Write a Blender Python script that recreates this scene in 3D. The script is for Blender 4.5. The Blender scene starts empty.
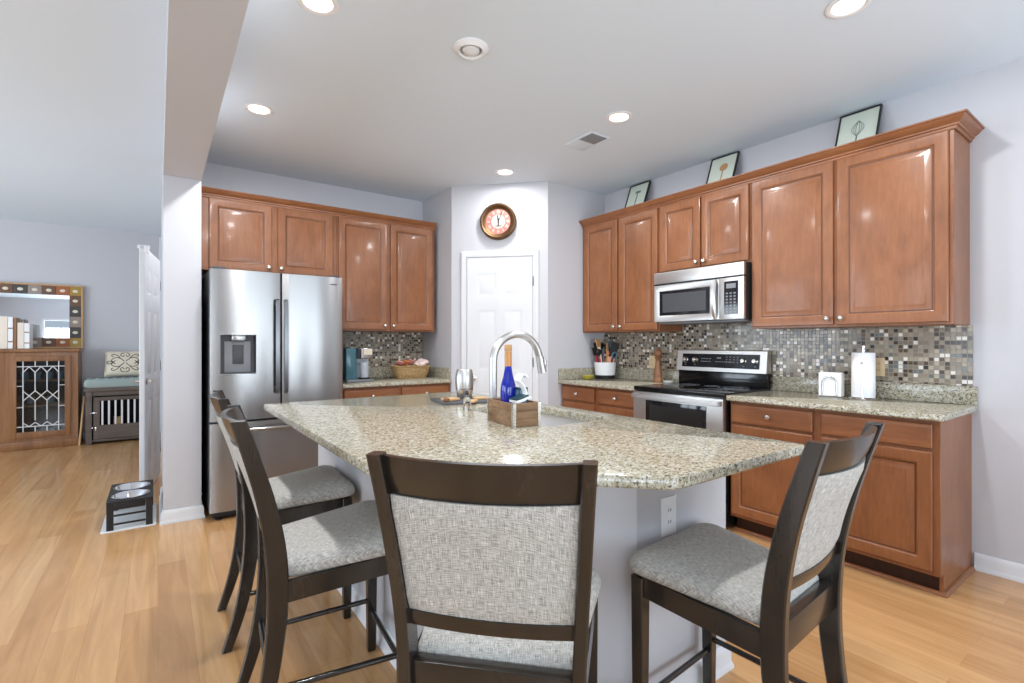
import bpy, bmesh, math, random
from mathutils import Vector, Matrix
R = math.radians
C = bpy.context.scene.collection
S = bpy.context.scene
random.seed(7)

# ------------------------------------------------------------------ camera, world, exposure
F_PX, YAW, HCAM = 491.44, 35.763, 1.259
cam_d = bpy.data.cameras.new('camera')
cam_d.sensor_fit = 'HORIZONTAL'; cam_d.sensor_width = 36.0
cam_d.lens = F_PX / 1024 * 36.0
cam_d.shift_y = 1.7 / 1024
cam_d.clip_start = 0.02
cam = bpy.data.objects.new('camera', cam_d); C.objects.link(cam)
cam.location = (0, 0, HCAM); cam.rotation_euler = (R(90), 0, R(-YAW))
S.camera = cam
S.view_settings.view_transform = 'Standard'
S.view_settings.look = 'None'
S.view_settings.gamma = 1.0
S.view_settings.use_curve_mapping = False
S.view_settings.exposure = 0.12
S.cycles.use_denoising = True
S.cycles.max_bounces = 12
S.cycles.diffuse_bounces = 6
S.cycles.sample_clamp_indirect = 6.0
w = bpy.data.worlds.new('world'); S.world = w; w.use_nodes = True
w.node_tree.nodes['Background'].inputs[0].default_value = (0.72, 0.84, 1.0, 1)
w.node_tree.nodes['Background'].inputs[1].default_value = 0.6

ZC = 2.766
XR, YB = 3.70, 4.81

def area(name, loc, rot, sx, sy, power, col):
    d = bpy.data.lights.new(name, 'AREA'); d.shape = 'RECTANGLE'; d.size = sx; d.size_y = sy
    d.energy = power; d.color = col
    o = bpy.data.objects.new(name, d); C.objects.link(o); o.location = loc; o.rotation_euler = rot
    return o
# daylight that comes in through the window openings of the rear and living room walls
DAY = (0.77, 0.885, 1.0)
area('daylight_patio', (1.9, -2.62, 1.2), (R(138), 0, 0), 2.4, 2.1, 116, DAY)
area('daylight_breakfast', (-1.6, -2.62, 1.45), (R(138), 0, 0), 2.2, 1.5, 95, DAY)
area('daylight_living', (-4.62, 1.6, 1.4), (R(112), 0, R(-90)), 2.2, 1.7, 85, DAY)
area('daylight_living_far', (-4.62, 5.6, 1.4), (R(112), 0, R(-90)), 2.6, 1.7, 138, DAY)
CAN_W = 15.5
CAN_COL = (0.97, 0.98, 1.0)

# ------------------------------------------------------------------ materials
def lin(c):
    c /= 255.0
    return c / 12.92 if c <= 0.04045 else ((c + 0.055) / 1.055) ** 2.4
def rgb(r, g, b): return (lin(r), lin(g), lin(b), 1)

class Mat:
    def __init__(s, name, col=(200, 200, 200), rough=0.5, metal=0.0, spec=0.5, coat=0.0, trans=0.0, ior=1.45, emit=None, es=0):
        m = bpy.data.materials.new(name); m.use_nodes = True
        s.m = m; s.nt = m.node_tree; s.b = s.nt.nodes['Principled BSDF']
        b = s.b.inputs
        b['Base Color'].default_value = rgb(*col); b['Roughness'].default_value = rough
        b['Metallic'].default_value = metal; b['Specular IOR Level'].default_value = spec
        b['Coat Weight'].default_value = coat; b['Coat Roughness'].default_value = 0.12
        b['Transmission Weight'].default_value = trans; b['IOR'].default_value = ior
        if emit: b['Emission Color'].default_value = rgb(*emit); b['Emission Strength'].default_value = es
    def n(s, t, **k):
        nd = s.nt.nodes.new(t)
        for a, v in k.items(): setattr(nd, a, v)
        return nd
    def l(s, a, b): s.nt.links.new(a, b)
    def coords(s, scale=(1, 1, 1), rot=(0, 0, 0), loc=(0, 0, 0)):
        tc = s.n('ShaderNodeTexCoord'); mp = s.n('ShaderNodeMapping')
        mp.inputs['Scale'].default_value = scale; mp.inputs['Rotation'].default_value = rot; mp.inputs['Location'].default_value = loc
        s.l(tc.outputs['Object'], mp.inputs['Vector']); return mp.outputs['Vector']
    def noise(s, vec, scale, detail=3, rough=0.5, dist=0.0):
        nd = s.n('ShaderNodeTexNoise'); nd.inputs['Scale'].default_value = scale; nd.inputs['Detail'].default_value = detail
        nd.inputs['Roughness'].default_value = rough; nd.inputs['Distortion'].default_value = dist
        s.l(vec, nd.inputs['Vector']); return nd.outputs['Fac']
    def ramp(s, fac, stops, interp='LINEAR'):
        nd = s.n('ShaderNodeValToRGB'); cr = nd.color_ramp; cr.interpolation = interp
        while len(cr.elements) < len(stops): cr.elements.new(0.5)
        for e, (p, c) in zip(cr.elements, stops):
            e.position = p; e.color = rgb(*c) if len(c) == 3 else c
        s.l(fac, nd.inputs['Fac']); return nd.outputs['Color']
    def mix(s, fac, a, b, mode='MIX'):
        nd = s.n('ShaderNodeMix', data_type='RGBA', blend_type=mode)
        for v, i in ((fac, 0), (a, 6), (b, 7)):
            if hasattr(v, 'is_output'): s.l(v, nd.inputs[i])
            else: nd.inputs[i].default_value = v if (i == 0 or len(v) == 4) else rgb(*v)
        return nd.outputs[2]
    def math(s, op, a, b=None):
        nd = s.n('ShaderNodeMath', operation=op)
        for i, v in enumerate((a, b)):
            if v is None: continue
            if hasattr(v, 'is_output'): s.l(v, nd.inputs[i])
            else: nd.inputs[i].default_value = v
        return nd.outputs[0]
    def color(s, sock): s.l(sock, s.b.inputs['Base Color'])
    def bump(s, sock, strength=0.2, dist=0.01):
        nd = s.n('ShaderNodeBump'); nd.inputs['Strength'].default_value = strength; nd.inputs['Distance'].default_value = dist
        s.l(sock, nd.inputs['Height']); s.l(nd.outputs[0], s.b.inputs['Normal'])

def wood(name, c1, c2, c3, rough=0.35, coat=0.25, scale=(9, 9, 0.9), fine=(60, 60, 2.5)):
    M = Mat(name, c2, rough, coat=coat)
    f = M.noise(M.coords(scale), 1.0, 5, 0.6, 0.6)
    base = M.ramp(f, [(0.25, c1), (0.5, c2), (0.75, c3)])
    g = M.noise(M.coords(fine), 1.0, 3, 0.6)
    gg = M.ramp(g, [(0.3, (228, 228, 228)), (0.7, (255, 255, 255))])
    M.color(M.mix(1.0, base, gg, 'MULTIPLY'))
    return M.m
def plain(name, *a, **k): return Mat(name, *a, **k).m
def paint(name, col, rough=0.6):
    M = Mat(name, col, rough, spec=0.3)
    M.bump(M.noise(M.coords((1, 1, 1)), 260, 2), 0.04, 0.002); return M.m

mt = {}
mt['wall'] = paint('lavender_grey_paint', (198, 198, 202))
mt['ceiling'] = paint('ceiling_white_paint', (222, 233, 242), 0.8)
mt['trim'] = paint('white_trim_paint', (220, 221, 223), 0.35)
mt['cab'] = wood('cabinet_maple_brown', (126, 76, 44), (144, 90, 54), (158, 103, 65), 0.40, 0.2, (4, 4, 2.4), (60, 60, 8))
mt['cab_h'] = wood('cabinet_maple_brown_across', (126, 76, 44), (144, 90, 54), (158, 103, 65), 0.40, 0.2, (2.4, 4, 4), (8, 60, 60))
mt['glaze'] = wood('cabinet_brown_glaze', (84, 49, 30), (96, 57, 35), (108, 65, 41), 0.4, 0.2)  # dark glaze finish, with the grooves' shadow put into its colour as well
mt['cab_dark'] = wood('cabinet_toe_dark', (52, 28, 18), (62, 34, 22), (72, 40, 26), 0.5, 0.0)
mt['chair'] = wood('espresso_wood', (28, 25, 22), (40, 35, 31), (54, 47, 41), 0.26, 0.45, (14, 14, 2.2), (110, 110, 5))
mt['oak'] = wood('honey_oak', (120, 78, 44), (146, 99, 60), (168, 120, 78), 0.4, 0.15)
mt['greywood'] = wood('grey_brown_wood', (88, 76, 68), (104, 92, 84), (120, 108, 99), 0.5, 0.0, (1.5, 9, 9), (4, 70, 70))
mt['crate'] = wood('rustic_brown_wood', (104, 78, 54), (142, 110, 80), (170, 138, 106), 0.6, 0.0, (2, 14, 22), (6, 90, 90))
mt['mill'] = wood('turned_wood', (120, 76, 44), (148, 98, 60), (170, 120, 80), 0.35, 0.3)
mt['lightwood'] = wood('pale_wood', (196, 150, 96), (214, 172, 120), (226, 190, 142), 0.5, 0.0)

# floor: maple planks that run away from the camera side (along Y)
M = Mat('maple_plank_floor', (214, 168, 124), 0.2, coat=0.2)
br = M.n('ShaderNodeTexBrick'); br.offset = 0.37; br.offset_frequency = 2
M.l(M.coords((1, 1, 1), (0, 0, R(90))), br.inputs['Vector'])
for k, v in (('Scale', 1.0), ('Mortar Size', 0.0009), ('Mortar Smooth', 0.3), ('Brick Width', 1.45), ('Row Height', 0.127)):
    br.inputs[k].default_value = v
br.inputs['Color1'].default_value = (0, 0, 0, 1); br.inputs['Color2'].default_value = (1, 1, 1, 1); br.inputs['Mortar'].default_value = (0.5, 0.5, 0.5, 1)
pl = M.ramp(br.outputs['Color'], [(0.0, (196, 148, 98)), (0.5, (206, 159, 108)), (1.0, (215, 170, 119))])
gr = M.ramp(M.noise(M.coords((16, 1.1, 1)), 1.0, 5, 0.6, 1.2), [(0.3, (228, 222, 216)), (0.65, (255, 255, 255))])
c = M.mix(1.0, pl, gr, 'MULTIPLY')
c = M.mix(br.outputs['Fac'], c, (172, 128, 86))
M.color(c); mt['floor'] = M.m

# speckled granite
def granite(name, rough=0.13):
    M = Mat(name, (214, 204, 186), rough, coat=0.0)
    v = M.coords((1, 1, 1), (0.3, 0.2, 0.5))
    base = M.ramp(M.noise(v, 52, 4, 0.6, 0.5), [(0.32, (146, 136, 108)), (0.48, (174, 167, 145)), (0.62, (192, 188, 173))])
    vs = M.coords((1, 1.9, 1.3), (0.2, 0.1, 0.75))
    tan = M.ramp(M.noise(vs, 84, 3, 0.55, 0.3), [(0.57, (0, 0, 0)), (0.63, (255, 255, 255))])
    c = M.mix(tan, base, (124, 113, 92))
    dk = M.ramp(M.noise(M.coords((1, 1.9, 1.3), (0.5, 0.3, 0.75), (3, 1, 2)), 84, 5, 0.65, 0.6), [(0.555, (0, 0, 0)), (0.60, (255, 255, 255))])
    c = M.mix(dk, c, (54, 46, 38))
    wh = M.ramp(M.noise(M.coords((1, 1, 1), (0, 0, 0), (9, 4, 2)), 95, 3, 0.6), [(0.6, (0, 0, 0)), (0.66, (255, 255, 255))])
    c = M.mix(M.math('MULTIPLY', wh, 0.7), c, (216, 212, 204))
    M.color(c); return M.m
mt['granite'] = granite('cream_brown_granite')

# glass mosaic
M = Mat('glass_mosaic', (150, 140, 125), 0.15)
PT = 0.0245
v = M.coords((1 / PT, 1 / PT, 1 / PT))
sep = M.n('ShaderNodeSeparateXYZ'); M.l(v, sep.inputs[0])
fx, fz = M.math('FLOOR', sep.outputs[0]), M.math('FLOOR', sep.outputs[2])
cb = M.n('ShaderNodeCombineXYZ'); M.l(fx, cb.inputs[0]); M.l(fz, cb.inputs[1])
wn = M.n('ShaderNodeTexWhiteNoise', noise_dimensions='2D'); M.l(cb.outputs[0], wn.inputs['Vector'])
tile = M.ramp(wn.outputs['Value'], [(0.0, (152, 140, 122)), (0.24, (132, 120, 104)), (0.44, (166, 154, 136)), (0.56, (84, 66, 50)), (0.68, (50, 40, 34)),
                                    (0.78, (112, 116, 114)), (0.83, (234, 228, 220)), (0.92, (184, 172, 150))], 'CONSTANT')
ax, az = M.math('FRACT', sep.outputs[0]), M.math('FRACT', sep.outputs[2])
def edge(a): return M.math('LESS_THAN', M.math('ABSOLUTE', M.math('SUBTRACT', a, 0.5)), 0.42)
inside = M.math('MULTIPLY', edge(ax), edge(az))
M.color(M.mix(inside, (152, 143, 129), tile))
rr = M.n('ShaderNodeMapRange'); M.l(inside, rr.inputs[0]); rr.inputs[3].default_value = 0.7; rr.inputs[4].default_value = 0.16
M.l(rr.outputs[0], M.b.inputs['Roughness'])
nm_ = M.n('ShaderNodeNormalMap') if False else None
M.bump(inside, 0.5, 0.002)
mt['mosaic'] = M.m

# linen weave
def linen(name, a, b, c_):
    M = Mat(name, b, 0.9, spec=0.15)
    sp = M.n('ShaderNodeSeparateXYZ'); M.l(M.coords(), sp.inputs[0])
    run = M.math('ADD', sp.outputs[1], sp.outputs[2])
    def thread(fx, fr):
        cbn = M.n('ShaderNodeCombineXYZ'); M.l(M.math('MULTIPLY', sp.outputs[0], fx), cbn.inputs[0]); M.l(M.math('MULTIPLY', run, fr), cbn.inputs[1])
        return M.noise(cbn.outputs[0], 1.0, 2, 0.6)
    mx = M.math('MULTIPLY', M.math('ADD', thread(760, 46), thread(46, 760)), 0.5)
    M.color(M.ramp(mx, [(0.37, a), (0.5, b), (0.63, c_)]))
    M.bump(mx, 0.25, 0.002); return M.m
mt['linen'] = linen('grey_linen', (126, 123, 117), (178, 175, 168), (218, 215, 209))

def steel(name, col, rough, aniso=0.0):
    M = Mat(name, col, rough, metal=1.0)
    if aniso:
        tg = M.n('ShaderNodeTangent'); tg.direction_type = 'RADIAL'; tg.axis = 'Z'; M.l(tg.outputs[0], M.b.inputs['Tangent'])
        M.b.inputs['Anisotropic'].default_value = aniso; M.b.inputs['Anisotropic Rotation'].default_value = 0.25
    return M.m
mt['steel'] = steel('brushed_stainless', (162, 160, 158), 0.25, 0.8)
mt['steel2'] = steel('satin_stainless', (205, 203, 200), 0.34)
mt['steel_dark'] = steel('brushed_stainless_dark', (120, 121, 124), 0.3)
mt['sinksteel'] = steel('satin_sink_steel', (206, 207, 209), 0.3)
mt['chrome'] = steel('chrome', (225, 226, 228), 0.08)
mt['nickel'] = steel('satin_nickel', (208, 202, 192), 0.25)
mt['bronze'] = steel('aged_bronze', (112, 86, 62), 0.45)
mt['black'] = plain('black_enamel', (18, 18, 19), 0.12)
mt['blackmat'] = plain('black_plastic', (26, 26, 27), 0.45)
mt['dgrey'] = plain('dark_grey_plastic', (64, 65, 68), 0.4)
mt['mgrey'] = plain('mid_grey_plastic', (128, 130, 134), 0.4)
mt['white'] = plain('white_plastic', (240, 240, 240), 0.35)
mt['paper'] = plain('white_paper', (246, 246, 246), 0.9, spec=0.1)
mt['ivory'] = plain('ivory_plastic', (216, 192, 152), 0.4)
mt['blkglass'] = plain('dark_oven_glass', (30, 30, 33), 0.06)
mt['lens'] = plain('lit_lamp_lens', (255, 255, 255), 0.5, emit=(255, 250, 240), es=4.0)
mt['glass'] = Mat('clear_glass', (245, 250, 250), 0.02, trans=1.0, ior=1.45).m
# thin window-like pane
def pane(name, col, glossy=0.12):
    m = bpy.data.materials.new(name); m.use_nodes = True; nt = m.node_tree; nt.nodes.clear()
    o = nt.nodes.new('ShaderNodeOutputMaterial'); t = nt.nodes.new('ShaderNodeBsdfTransparent'); g = nt.nodes.new('ShaderNodeBsdfGlossy'); mx = nt.nodes.new('ShaderNodeMixShader')
    t.inputs[0].default_value = col; g.inputs['Roughness'].default_value = 0.05; mx.inputs[0].default_value = glossy
    nt.links.new(t.outputs[0], mx.inputs[1]); nt.links.new(g.outputs[0], mx.inputs[2]); nt.links.new(mx.outputs[0], o.inputs[0]); return m
mt['pane'] = pane('cabinet_pane', (0.72, 0.74, 0.74, 1), 0.035)
mt['mirror'] = steel('mirror_silver', (238, 240, 242), 0.01)
mt['blueglass'] = Mat('cobalt_glass', (14, 34, 170), 0.05, trans=0.35, coat=0.5).m
mt['gold'] = plain('tan_foil', (190, 134, 84), 0.4, 0.3)
mt['cork'] = plain('cork', (182, 140, 96), 0.8)
mt['teal'] = plain('dark_teal', (28, 62, 66), 0.3)
mt['slate'] = plain('slate', (74, 74, 78), 0.6)
mt['wicker'] = None
M = Mat('woven_wicker', (190, 150, 98), 0.7)
wv = M.n('ShaderNodeTexWave'); wv.bands_direction = 'Z'; wv.inputs['Scale'].default_value = 26; wv.inputs['Distortion'].default_value = 5; wv.inputs['Detail Scale'].default_value = 9
M.l(M.coords((1, 1, 1)), wv.inputs['Vector'])
M.color(M.ramp(wv.outputs['Fac'], [(0.1, (128, 92, 52)), (0.5, (186, 146, 94)), (0.9, (220, 188, 136))])); M.bump(wv.outputs['Fac'], 0.6, 0.006)
mt['wicker'] = M.m
for k, c_, r_ in (('pink', (232, 150, 140), .5), ('blush', (240, 214, 208), .5), ('red', (190, 36, 48), .4), ('orange', (226, 140, 84), .5), ('green', (70, 150, 112), .5),
                  ('bluegrey', (104, 134, 150), .35), ('peach', (230, 168, 140), .5), ('olive', (170, 156, 60), .2), ('cream', (228, 218, 196), .8), ('ink', (44, 44, 48), .8),
                  ('artgrey', (112, 120, 112), .8), ('artpaper', (206, 214, 200), .3), ('cushion', (156, 170, 166), .9), ('clockface', (208, 164, 152), .5), ('clockcentre', (214, 202, 188), .5),
                  ('clockring', (182, 116, 106), .5), ('tilerust', (166, 98, 62), .5), ('tilebrown', (112, 82, 64), .5), ('tilegrey', (156, 142, 134), .5), ('tilecharcoal', (74, 72, 70), .5),
                  ('tilegold', (170, 138, 66), .5), ('hand', (52, 44, 40), .5), ('cupwhite', (226, 226, 226), .3), ('bookcream', (236, 224, 208), .6), ('booktan', (150, 112, 84), .6), ('fur', (196, 160, 110), .9),
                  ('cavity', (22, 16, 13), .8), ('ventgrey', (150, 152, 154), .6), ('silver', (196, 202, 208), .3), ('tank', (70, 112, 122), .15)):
    mt[k] = plain(k + '_finish', c_, r_)

# ------------------------------------------------------------------ mesh builder
def catmull(pts, sub=4):
    out = []; n = len(pts)
    for i in range(n - 1):
        p0, p1, p2, p3 = pts[max(i - 1, 0)], pts[i], pts[i + 1], pts[min(i + 2, n - 1)]
        for k in range(sub):
            t = k / sub
            out.append(tuple(0.5 * (2 * b + (c - a) * t + (2 * a - 5 * b + 4 * c - d) * t * t + (3 * b - a - 3 * c + d) * t ** 3) for a, b, c, d in zip(p0, p1, p2, p3)))
    out.append(tuple(pts[-1])); return out

def round_poly(pts, rad, seg=5):
    """round the corners of a 2D polygon; rad is a number or one per corner"""
    n = len(pts); out = []
    for i in range(n):
        r = rad[i] if isinstance(rad, (list, tuple)) else rad
        a, b, c = Vector(pts[i - 1]), Vector(pts[i]), Vector(pts[(i + 1) % n])
        if r <= 0: out.append(tuple(b)); continue
        u, v = (a - b).normalized(), (c - b).normalized()
        ang = u.angle(v); t = r / math.tan(ang / 2)
        p, q = b + u * t, b + v * t
        m = b + (u + v).normalized() * (r / math.sin(ang / 2))
        a0 = math.atan2(p.y - m.y, p.x - m.x); a1 = math.atan2(q.y - m.y, q.x - m.x)
        d = (a1 - a0 + math.pi) % (2 * math.pi) - math.pi
        for k in range(seg + 1):
            th = a0 + d * k / seg; out.append((m.x + r * math.cos(th), m.y + r * math.sin(th)))
    return out

def inset_poly(pts, d):
    """move every side of a counter-clockwise polygon inward by d"""
    n = len(pts); out = []
    for i in range(n):
        a, b, c = Vector(pts[i - 1]), Vector(pts[i]), Vector(pts[(i + 1) % n])
        u = b - a; v = c - b
        if u.length < 1e-9: u = v
        if v.length < 1e-9: v = u
        u.normalize(); v.normalize()
        n1 = Vector((-u.y, u.x)); n2 = Vector((-v.y, v.x))
        m = (n1 + n2)
        if m.length < 1e-6: m = n1
        m.normalize(); k = d / max(0.3, m.dot(n1))
        out.append((b.x + m.x * k, b.y + m.y * k))
    return out

class MB:
    def __init__(s): s.bm = bmesh.new()
    def _merge(s, t, mat=0, M=None):
        if M is not None: bmesh.ops.transform(t, matrix=M, verts=t.verts)
        if mat is not None:
            for f in t.faces: f.material_index = mat
        me = bpy.data.meshes.new('t'); t.to_mesh(me); t.free(); s.bm.from_mesh(me); bpy.data.meshes.remove(me); return s
    def box(s, x0, y0, z0, x1, y1, z1, b=0.0, seg=2, mat=0, M=None):
        t = bmesh.new(); bmesh.ops.create_cube(t, size=1.0)
        for v in t.verts:
            v.co = Vector(((x0 + x1) / 2 + v.co.x * abs(x1 - x0), (y0 + y1) / 2 + v.co.y * abs(y1 - y0), (z0 + z1) / 2 + v.co.z * abs(z1 - z0)))
        if b > 0: bmesh.ops.bevel(t, geom=list(t.edges), offset=b, segments=seg, profile=0.6, affect='EDGES')
        return s._merge(t, mat, M)
    def loft(s, secs, mat=0, caps=True, closed=False, M=None):
        t = bmesh.new(); rows = [[t.verts.new(p) for p in sec] for sec in secs]; n = len(rows[0])
        rng = range(len(rows)) if closed else range(len(rows) - 1)
        for i in rng:
            a, b = rows[i], rows[(i + 1) % len(rows)]
            for j in range(n): t.faces.new((a[j], a[(j + 1) % n], b[(j + 1) % n], b[j]))
        if caps and not closed:
            t.faces.new(rows[0][::-1]); t.faces.new(rows[-1])
        bmesh.ops.recalc_face_normals(t, faces=t.faces)
        return s._merge(t, mat, M)
    def tube(s, path, r, n=10, closed=False, mat=0, M=None):
        P = [Vector(p) for p in path]; k = len(P); secs = []
        rs = r if isinstance(r, (list, tuple)) else [r] * k
        tang = []
        for i in range(k):
            a = P[(i - 1) % k] if (closed or i > 0) else P[i]; b = P[(i + 1) % k] if (closed or i < k - 1) else P[i]
            tang.append((b - a).normalized())
        up = Vector((0, 0, 1)) if abs(tang[0].z) < 0.9 else Vector((1, 0, 0))
        nrm = tang[0].cross(up).normalized()
        for i in range(k):
            nrm = (nrm - tang[i] * nrm.dot(tang[i])).normalized(); bn = tang[i].cross(nrm)
            secs.append([P[i] + (nrm * math.cos(2 * math.pi * j / n) + bn * math.sin(2 * math.pi * j / n)) * rs[i] for j in range(n)])
        return s.loft(secs, mat, True, closed, M)
    def cyl(s, p0, p1, r0, r1=None, n=20, mat=0, M=None): return s.tube([p0, p1], [r0, r0 if r1 is None else r1], n, mat=mat, M=M)
    def lathe(s, prof, cx=0, cy=0, cz=0, n=28, mat=0, M=None, cap=True):
        t = bmesh.new(); rows = []
        for r, z in prof:
            if r < 1e-6: rows.append([t.verts.new((cx, cy, cz + z))])
            else: rows.append([t.verts.new((cx + r * math.cos(2 * math.pi * j / n), cy + r * math.sin(2 * math.pi * j / n), cz + z)) for j in range(n)])
        for a, b in zip(rows, rows[1:]):
            for j in range(n):
                q = [a[j % len(a)], a[(j + 1) % len(a)], b[(j + 1) % len(b)], b[j % len(b)]]; u = []
                for v in q:
                    if v not in u: u.append(v)
                if len(u) >= 3: t.faces.new(u)
        if cap:
            for row, rev in ((rows[0], True), (rows[-1], False)):
                if len(row) > 2: t.faces.new(row[::-1] if rev else row)
        bmesh.ops.recalc_face_normals(t, faces=t.faces)
        return s._merge(t, mat, M)
    def prism(s, poly, z0, z1, mat=0, b=0.0, M=None):
        """vertical prism over a counter-clockwise polygon, with eased top and bottom edges"""
        if b > 0:
            secs = [[(x, y, z0) for x, y in inset_poly(poly, b)], [(x, y, z0 + b) for x, y in poly], [(x, y, z1 - b) for x, y in poly], [(x, y, z1 - b * 0.3) for x, y in inset_poly(poly, b * 0.3)], [(x, y, z1) for x, y in inset_poly(poly, b)]]
        else: secs = [[(x, y, z) for x, y in poly] for z in (z0, z1)]
        return s.loft(secs, mat, True, False, M)
    def sweep(s, prof, path, mat=0, M=None):
        """profile of (out, z) along a floor path; out is to the right of travel; mitred corners"""
        secs = []; n = len(path)
        for i in range(n):
            b = Vector(path[i]); a = Vector(path[i - 1]) if i else None; c = Vector(path[i + 1]) if i < n - 1 else None
            d1 = (b - a).normalized() if a is not None else (c - b).normalized(); d2 = (c - b).normalized() if c is not None else d1
            n1, n2 = Vector((d1.y, -d1.x)), Vector((d2.y, -d2.x)); m = (n1 + n2).normalized(); k = 1 / max(0.3, m.dot(n1))
            secs.append([(b.x + m.x * o * k, b.y + m.y * o * k, z) for o, z in prof])
        return s.loft(secs, mat, True, False, M)
    def panel(s, x0, z0, x1, z1, t, panels, prof, mat=0, y=0.0, ease=0.004, M=None, glaze=()):
        """slab from y to y-t whose front has recessed or raised panels; prof = [(inset, depth)...]"""
        bm = bmesh.new(); xs = sorted({x0 + ease, x1 - ease, *[p[0] for p in panels], *[p[2] for p in panels]}); zs = sorted({z0 + ease, z1 - ease, *[p[1] for p in panels], *[p[3] for p in panels]})
        yf = y - t; V = lambda x, yy, z: bm.verts.new((x, yy, z))
        def quad(a, b, c, d): return bm.faces.new((V(*a), V(*b), V(*c), V(*d)))
        for i in range(len(xs) - 1):
            for j in range(len(zs) - 1):
                a, b, c, d = xs[i], zs[j], xs[i + 1], zs[j + 1]; cx, cz = (a + c) / 2, (b + d) / 2
                if any(p[0] < cx < p[2] and p[1] < cz < p[3] for p in panels): continue
                quad((a, yf, b), (c, yf, b), (c, yf, d), (a, yf, d))
        for (a, b, c, d) in panels:
            rings = [(0, 0)] + list(prof)
            for ri, ((i0, d0), (i1, d1)) in enumerate(zip(rings, rings[1:])):
                p = [(a + i0, yf + d0, b + i0), (c - i0, yf + d0, b + i0), (c - i0, yf + d0, d - i0), (a + i0, yf + d0, d - i0)]
                q = [(a + i1, yf + d1, b + i1), (c - i1, yf + d1, b + i1), (c - i1, yf + d1, d - i1), (a + i1, yf + d1, d - i1)]
                for k in range(4): quad(p[k], p[(k + 1) % 4], q[(k + 1) % 4], q[k]).material_index = 1 if ri in glaze else 0
            i1, d1 = rings[-1]
            quad((a + i1, yf + d1, b + i1), (c - i1, yf + d1, b + i1), (c - i1, yf + d1, d - i1), (a + i1, yf + d1, d - i1))
        o = [(x0, z0), (x1, z0), (x1, z1), (x0, z1)]; e = [(x0 + ease, z0 + ease), (x1 - ease, z0 + ease), (x1 - ease, z1 - ease), (x0 + ease, z1 - ease)]
        # the front border is split at the grid lines so that the slab stays watertight
        for k in range(4):
            p, q, pe, qe = o[k], o[(k + 1) % 4], e[k], e[(k + 1) % 4]
            quad((p[0], yf + ease, p[1]), (q[0], yf + ease, q[1]), (qe[0], yf, qe[1]), (pe[0], yf, pe[1]))
            quad((p[0], y, p[1]), (q[0], y, q[1]), (q[0], yf + ease, q[1]), (p[0], yf + ease, p[1]))
        quad((x0, y, z0), (x0, y, z1), (x1, y, z1), (x1, y, z0))
        bmesh.ops.remove_doubles(bm, verts=bm.verts, dist=1e-5)
        bmesh.ops.recalc_face_normals(bm, faces=bm.faces)
        return s._merge(bm, None if glaze else mat, M)
    def build(s, name, mats, parent=None, sharp=38, label=None):
        me = bpy.data.meshes.new(name); s.bm.to_mesh(me); s.bm.free()
        for m in (mats if isinstance(mats, (list, tuple)) else [mats]): me.materials.append(m)
        for p in me.polygons: p.use_smooth = True
        try: me.set_sharp_from_angle(angle=R(sharp))
        except Exception: pass
        o = bpy.data.objects.new(name, me); C.objects.link(o)
        if parent is not None: o.parent = parent
        if label: o['label'] = label
        return o

def thing(name, label, cat, loc=(0, 0, 0), rz=0.0, group=None):
    o = bpy.data.objects.new(name, None); C.objects.link(o); o.empty_display_size = 0.05
    o.location = loc; o.rotation_euler = (0, 0, R(rz)); o['label'] = label; o['category'] = cat
    if group: o['group'] = group
    return o
def tag(o, label, cat, group=None, loc=None, rz=None):
    o['label'] = label; o['category'] = cat
    if group: o['group'] = group
    if loc is not None: o.location = loc
    if rz is not None: o.rotation_euler = (0, 0, R(rz))
    return o
def struct(o): o['kind'] = 'structure'; return o
def dup(root, loc, rz, label, group=None):
    r = root.copy(); C.objects.link(r); r.location = loc; r.rotation_euler = (0, 0, R(rz)); r['label'] = label
    if group: r['group'] = group
    for ch in list(root.children):
        c = ch.copy(); C.objects.link(c); c.parent = r
        for g in list(ch.children):
            d = g.copy(); C.objects.link(d); d.parent = c
    return r

# ------------------------------------------------------------------ the room shell
def wall(name, pts, z0=0.0, z1=ZC, mat='wall'):
    """wall as a prism over a counter-clockwise footprint"""
    return struct(MB().prism(pts, z0, z1).build(name, mt[mat]))
def rect(x0, y0, x1, y1): return [(x0, y0), (x1, y0), (x1, y1), (x0, y1)]

struct(MB().box(-4.6, -2.6, -0.06, 3.85, 8.6, 0.0).build('floor', mt['floor']))
struct(MB().box(-4.6, -2.6, ZC, 3.85, 8.6, ZC + 0.08).build('ceiling', mt['ceiling']))
wall('wall_right', rect(XR, -2.6, XR + 0.12, 3.515))
wall('wall_back', rect(0.254, YB, 2.291, YB + 0.12))
PX0, PY0, PX1, PY1 = 2.291, 4.177, 2.944, 3.515
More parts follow.
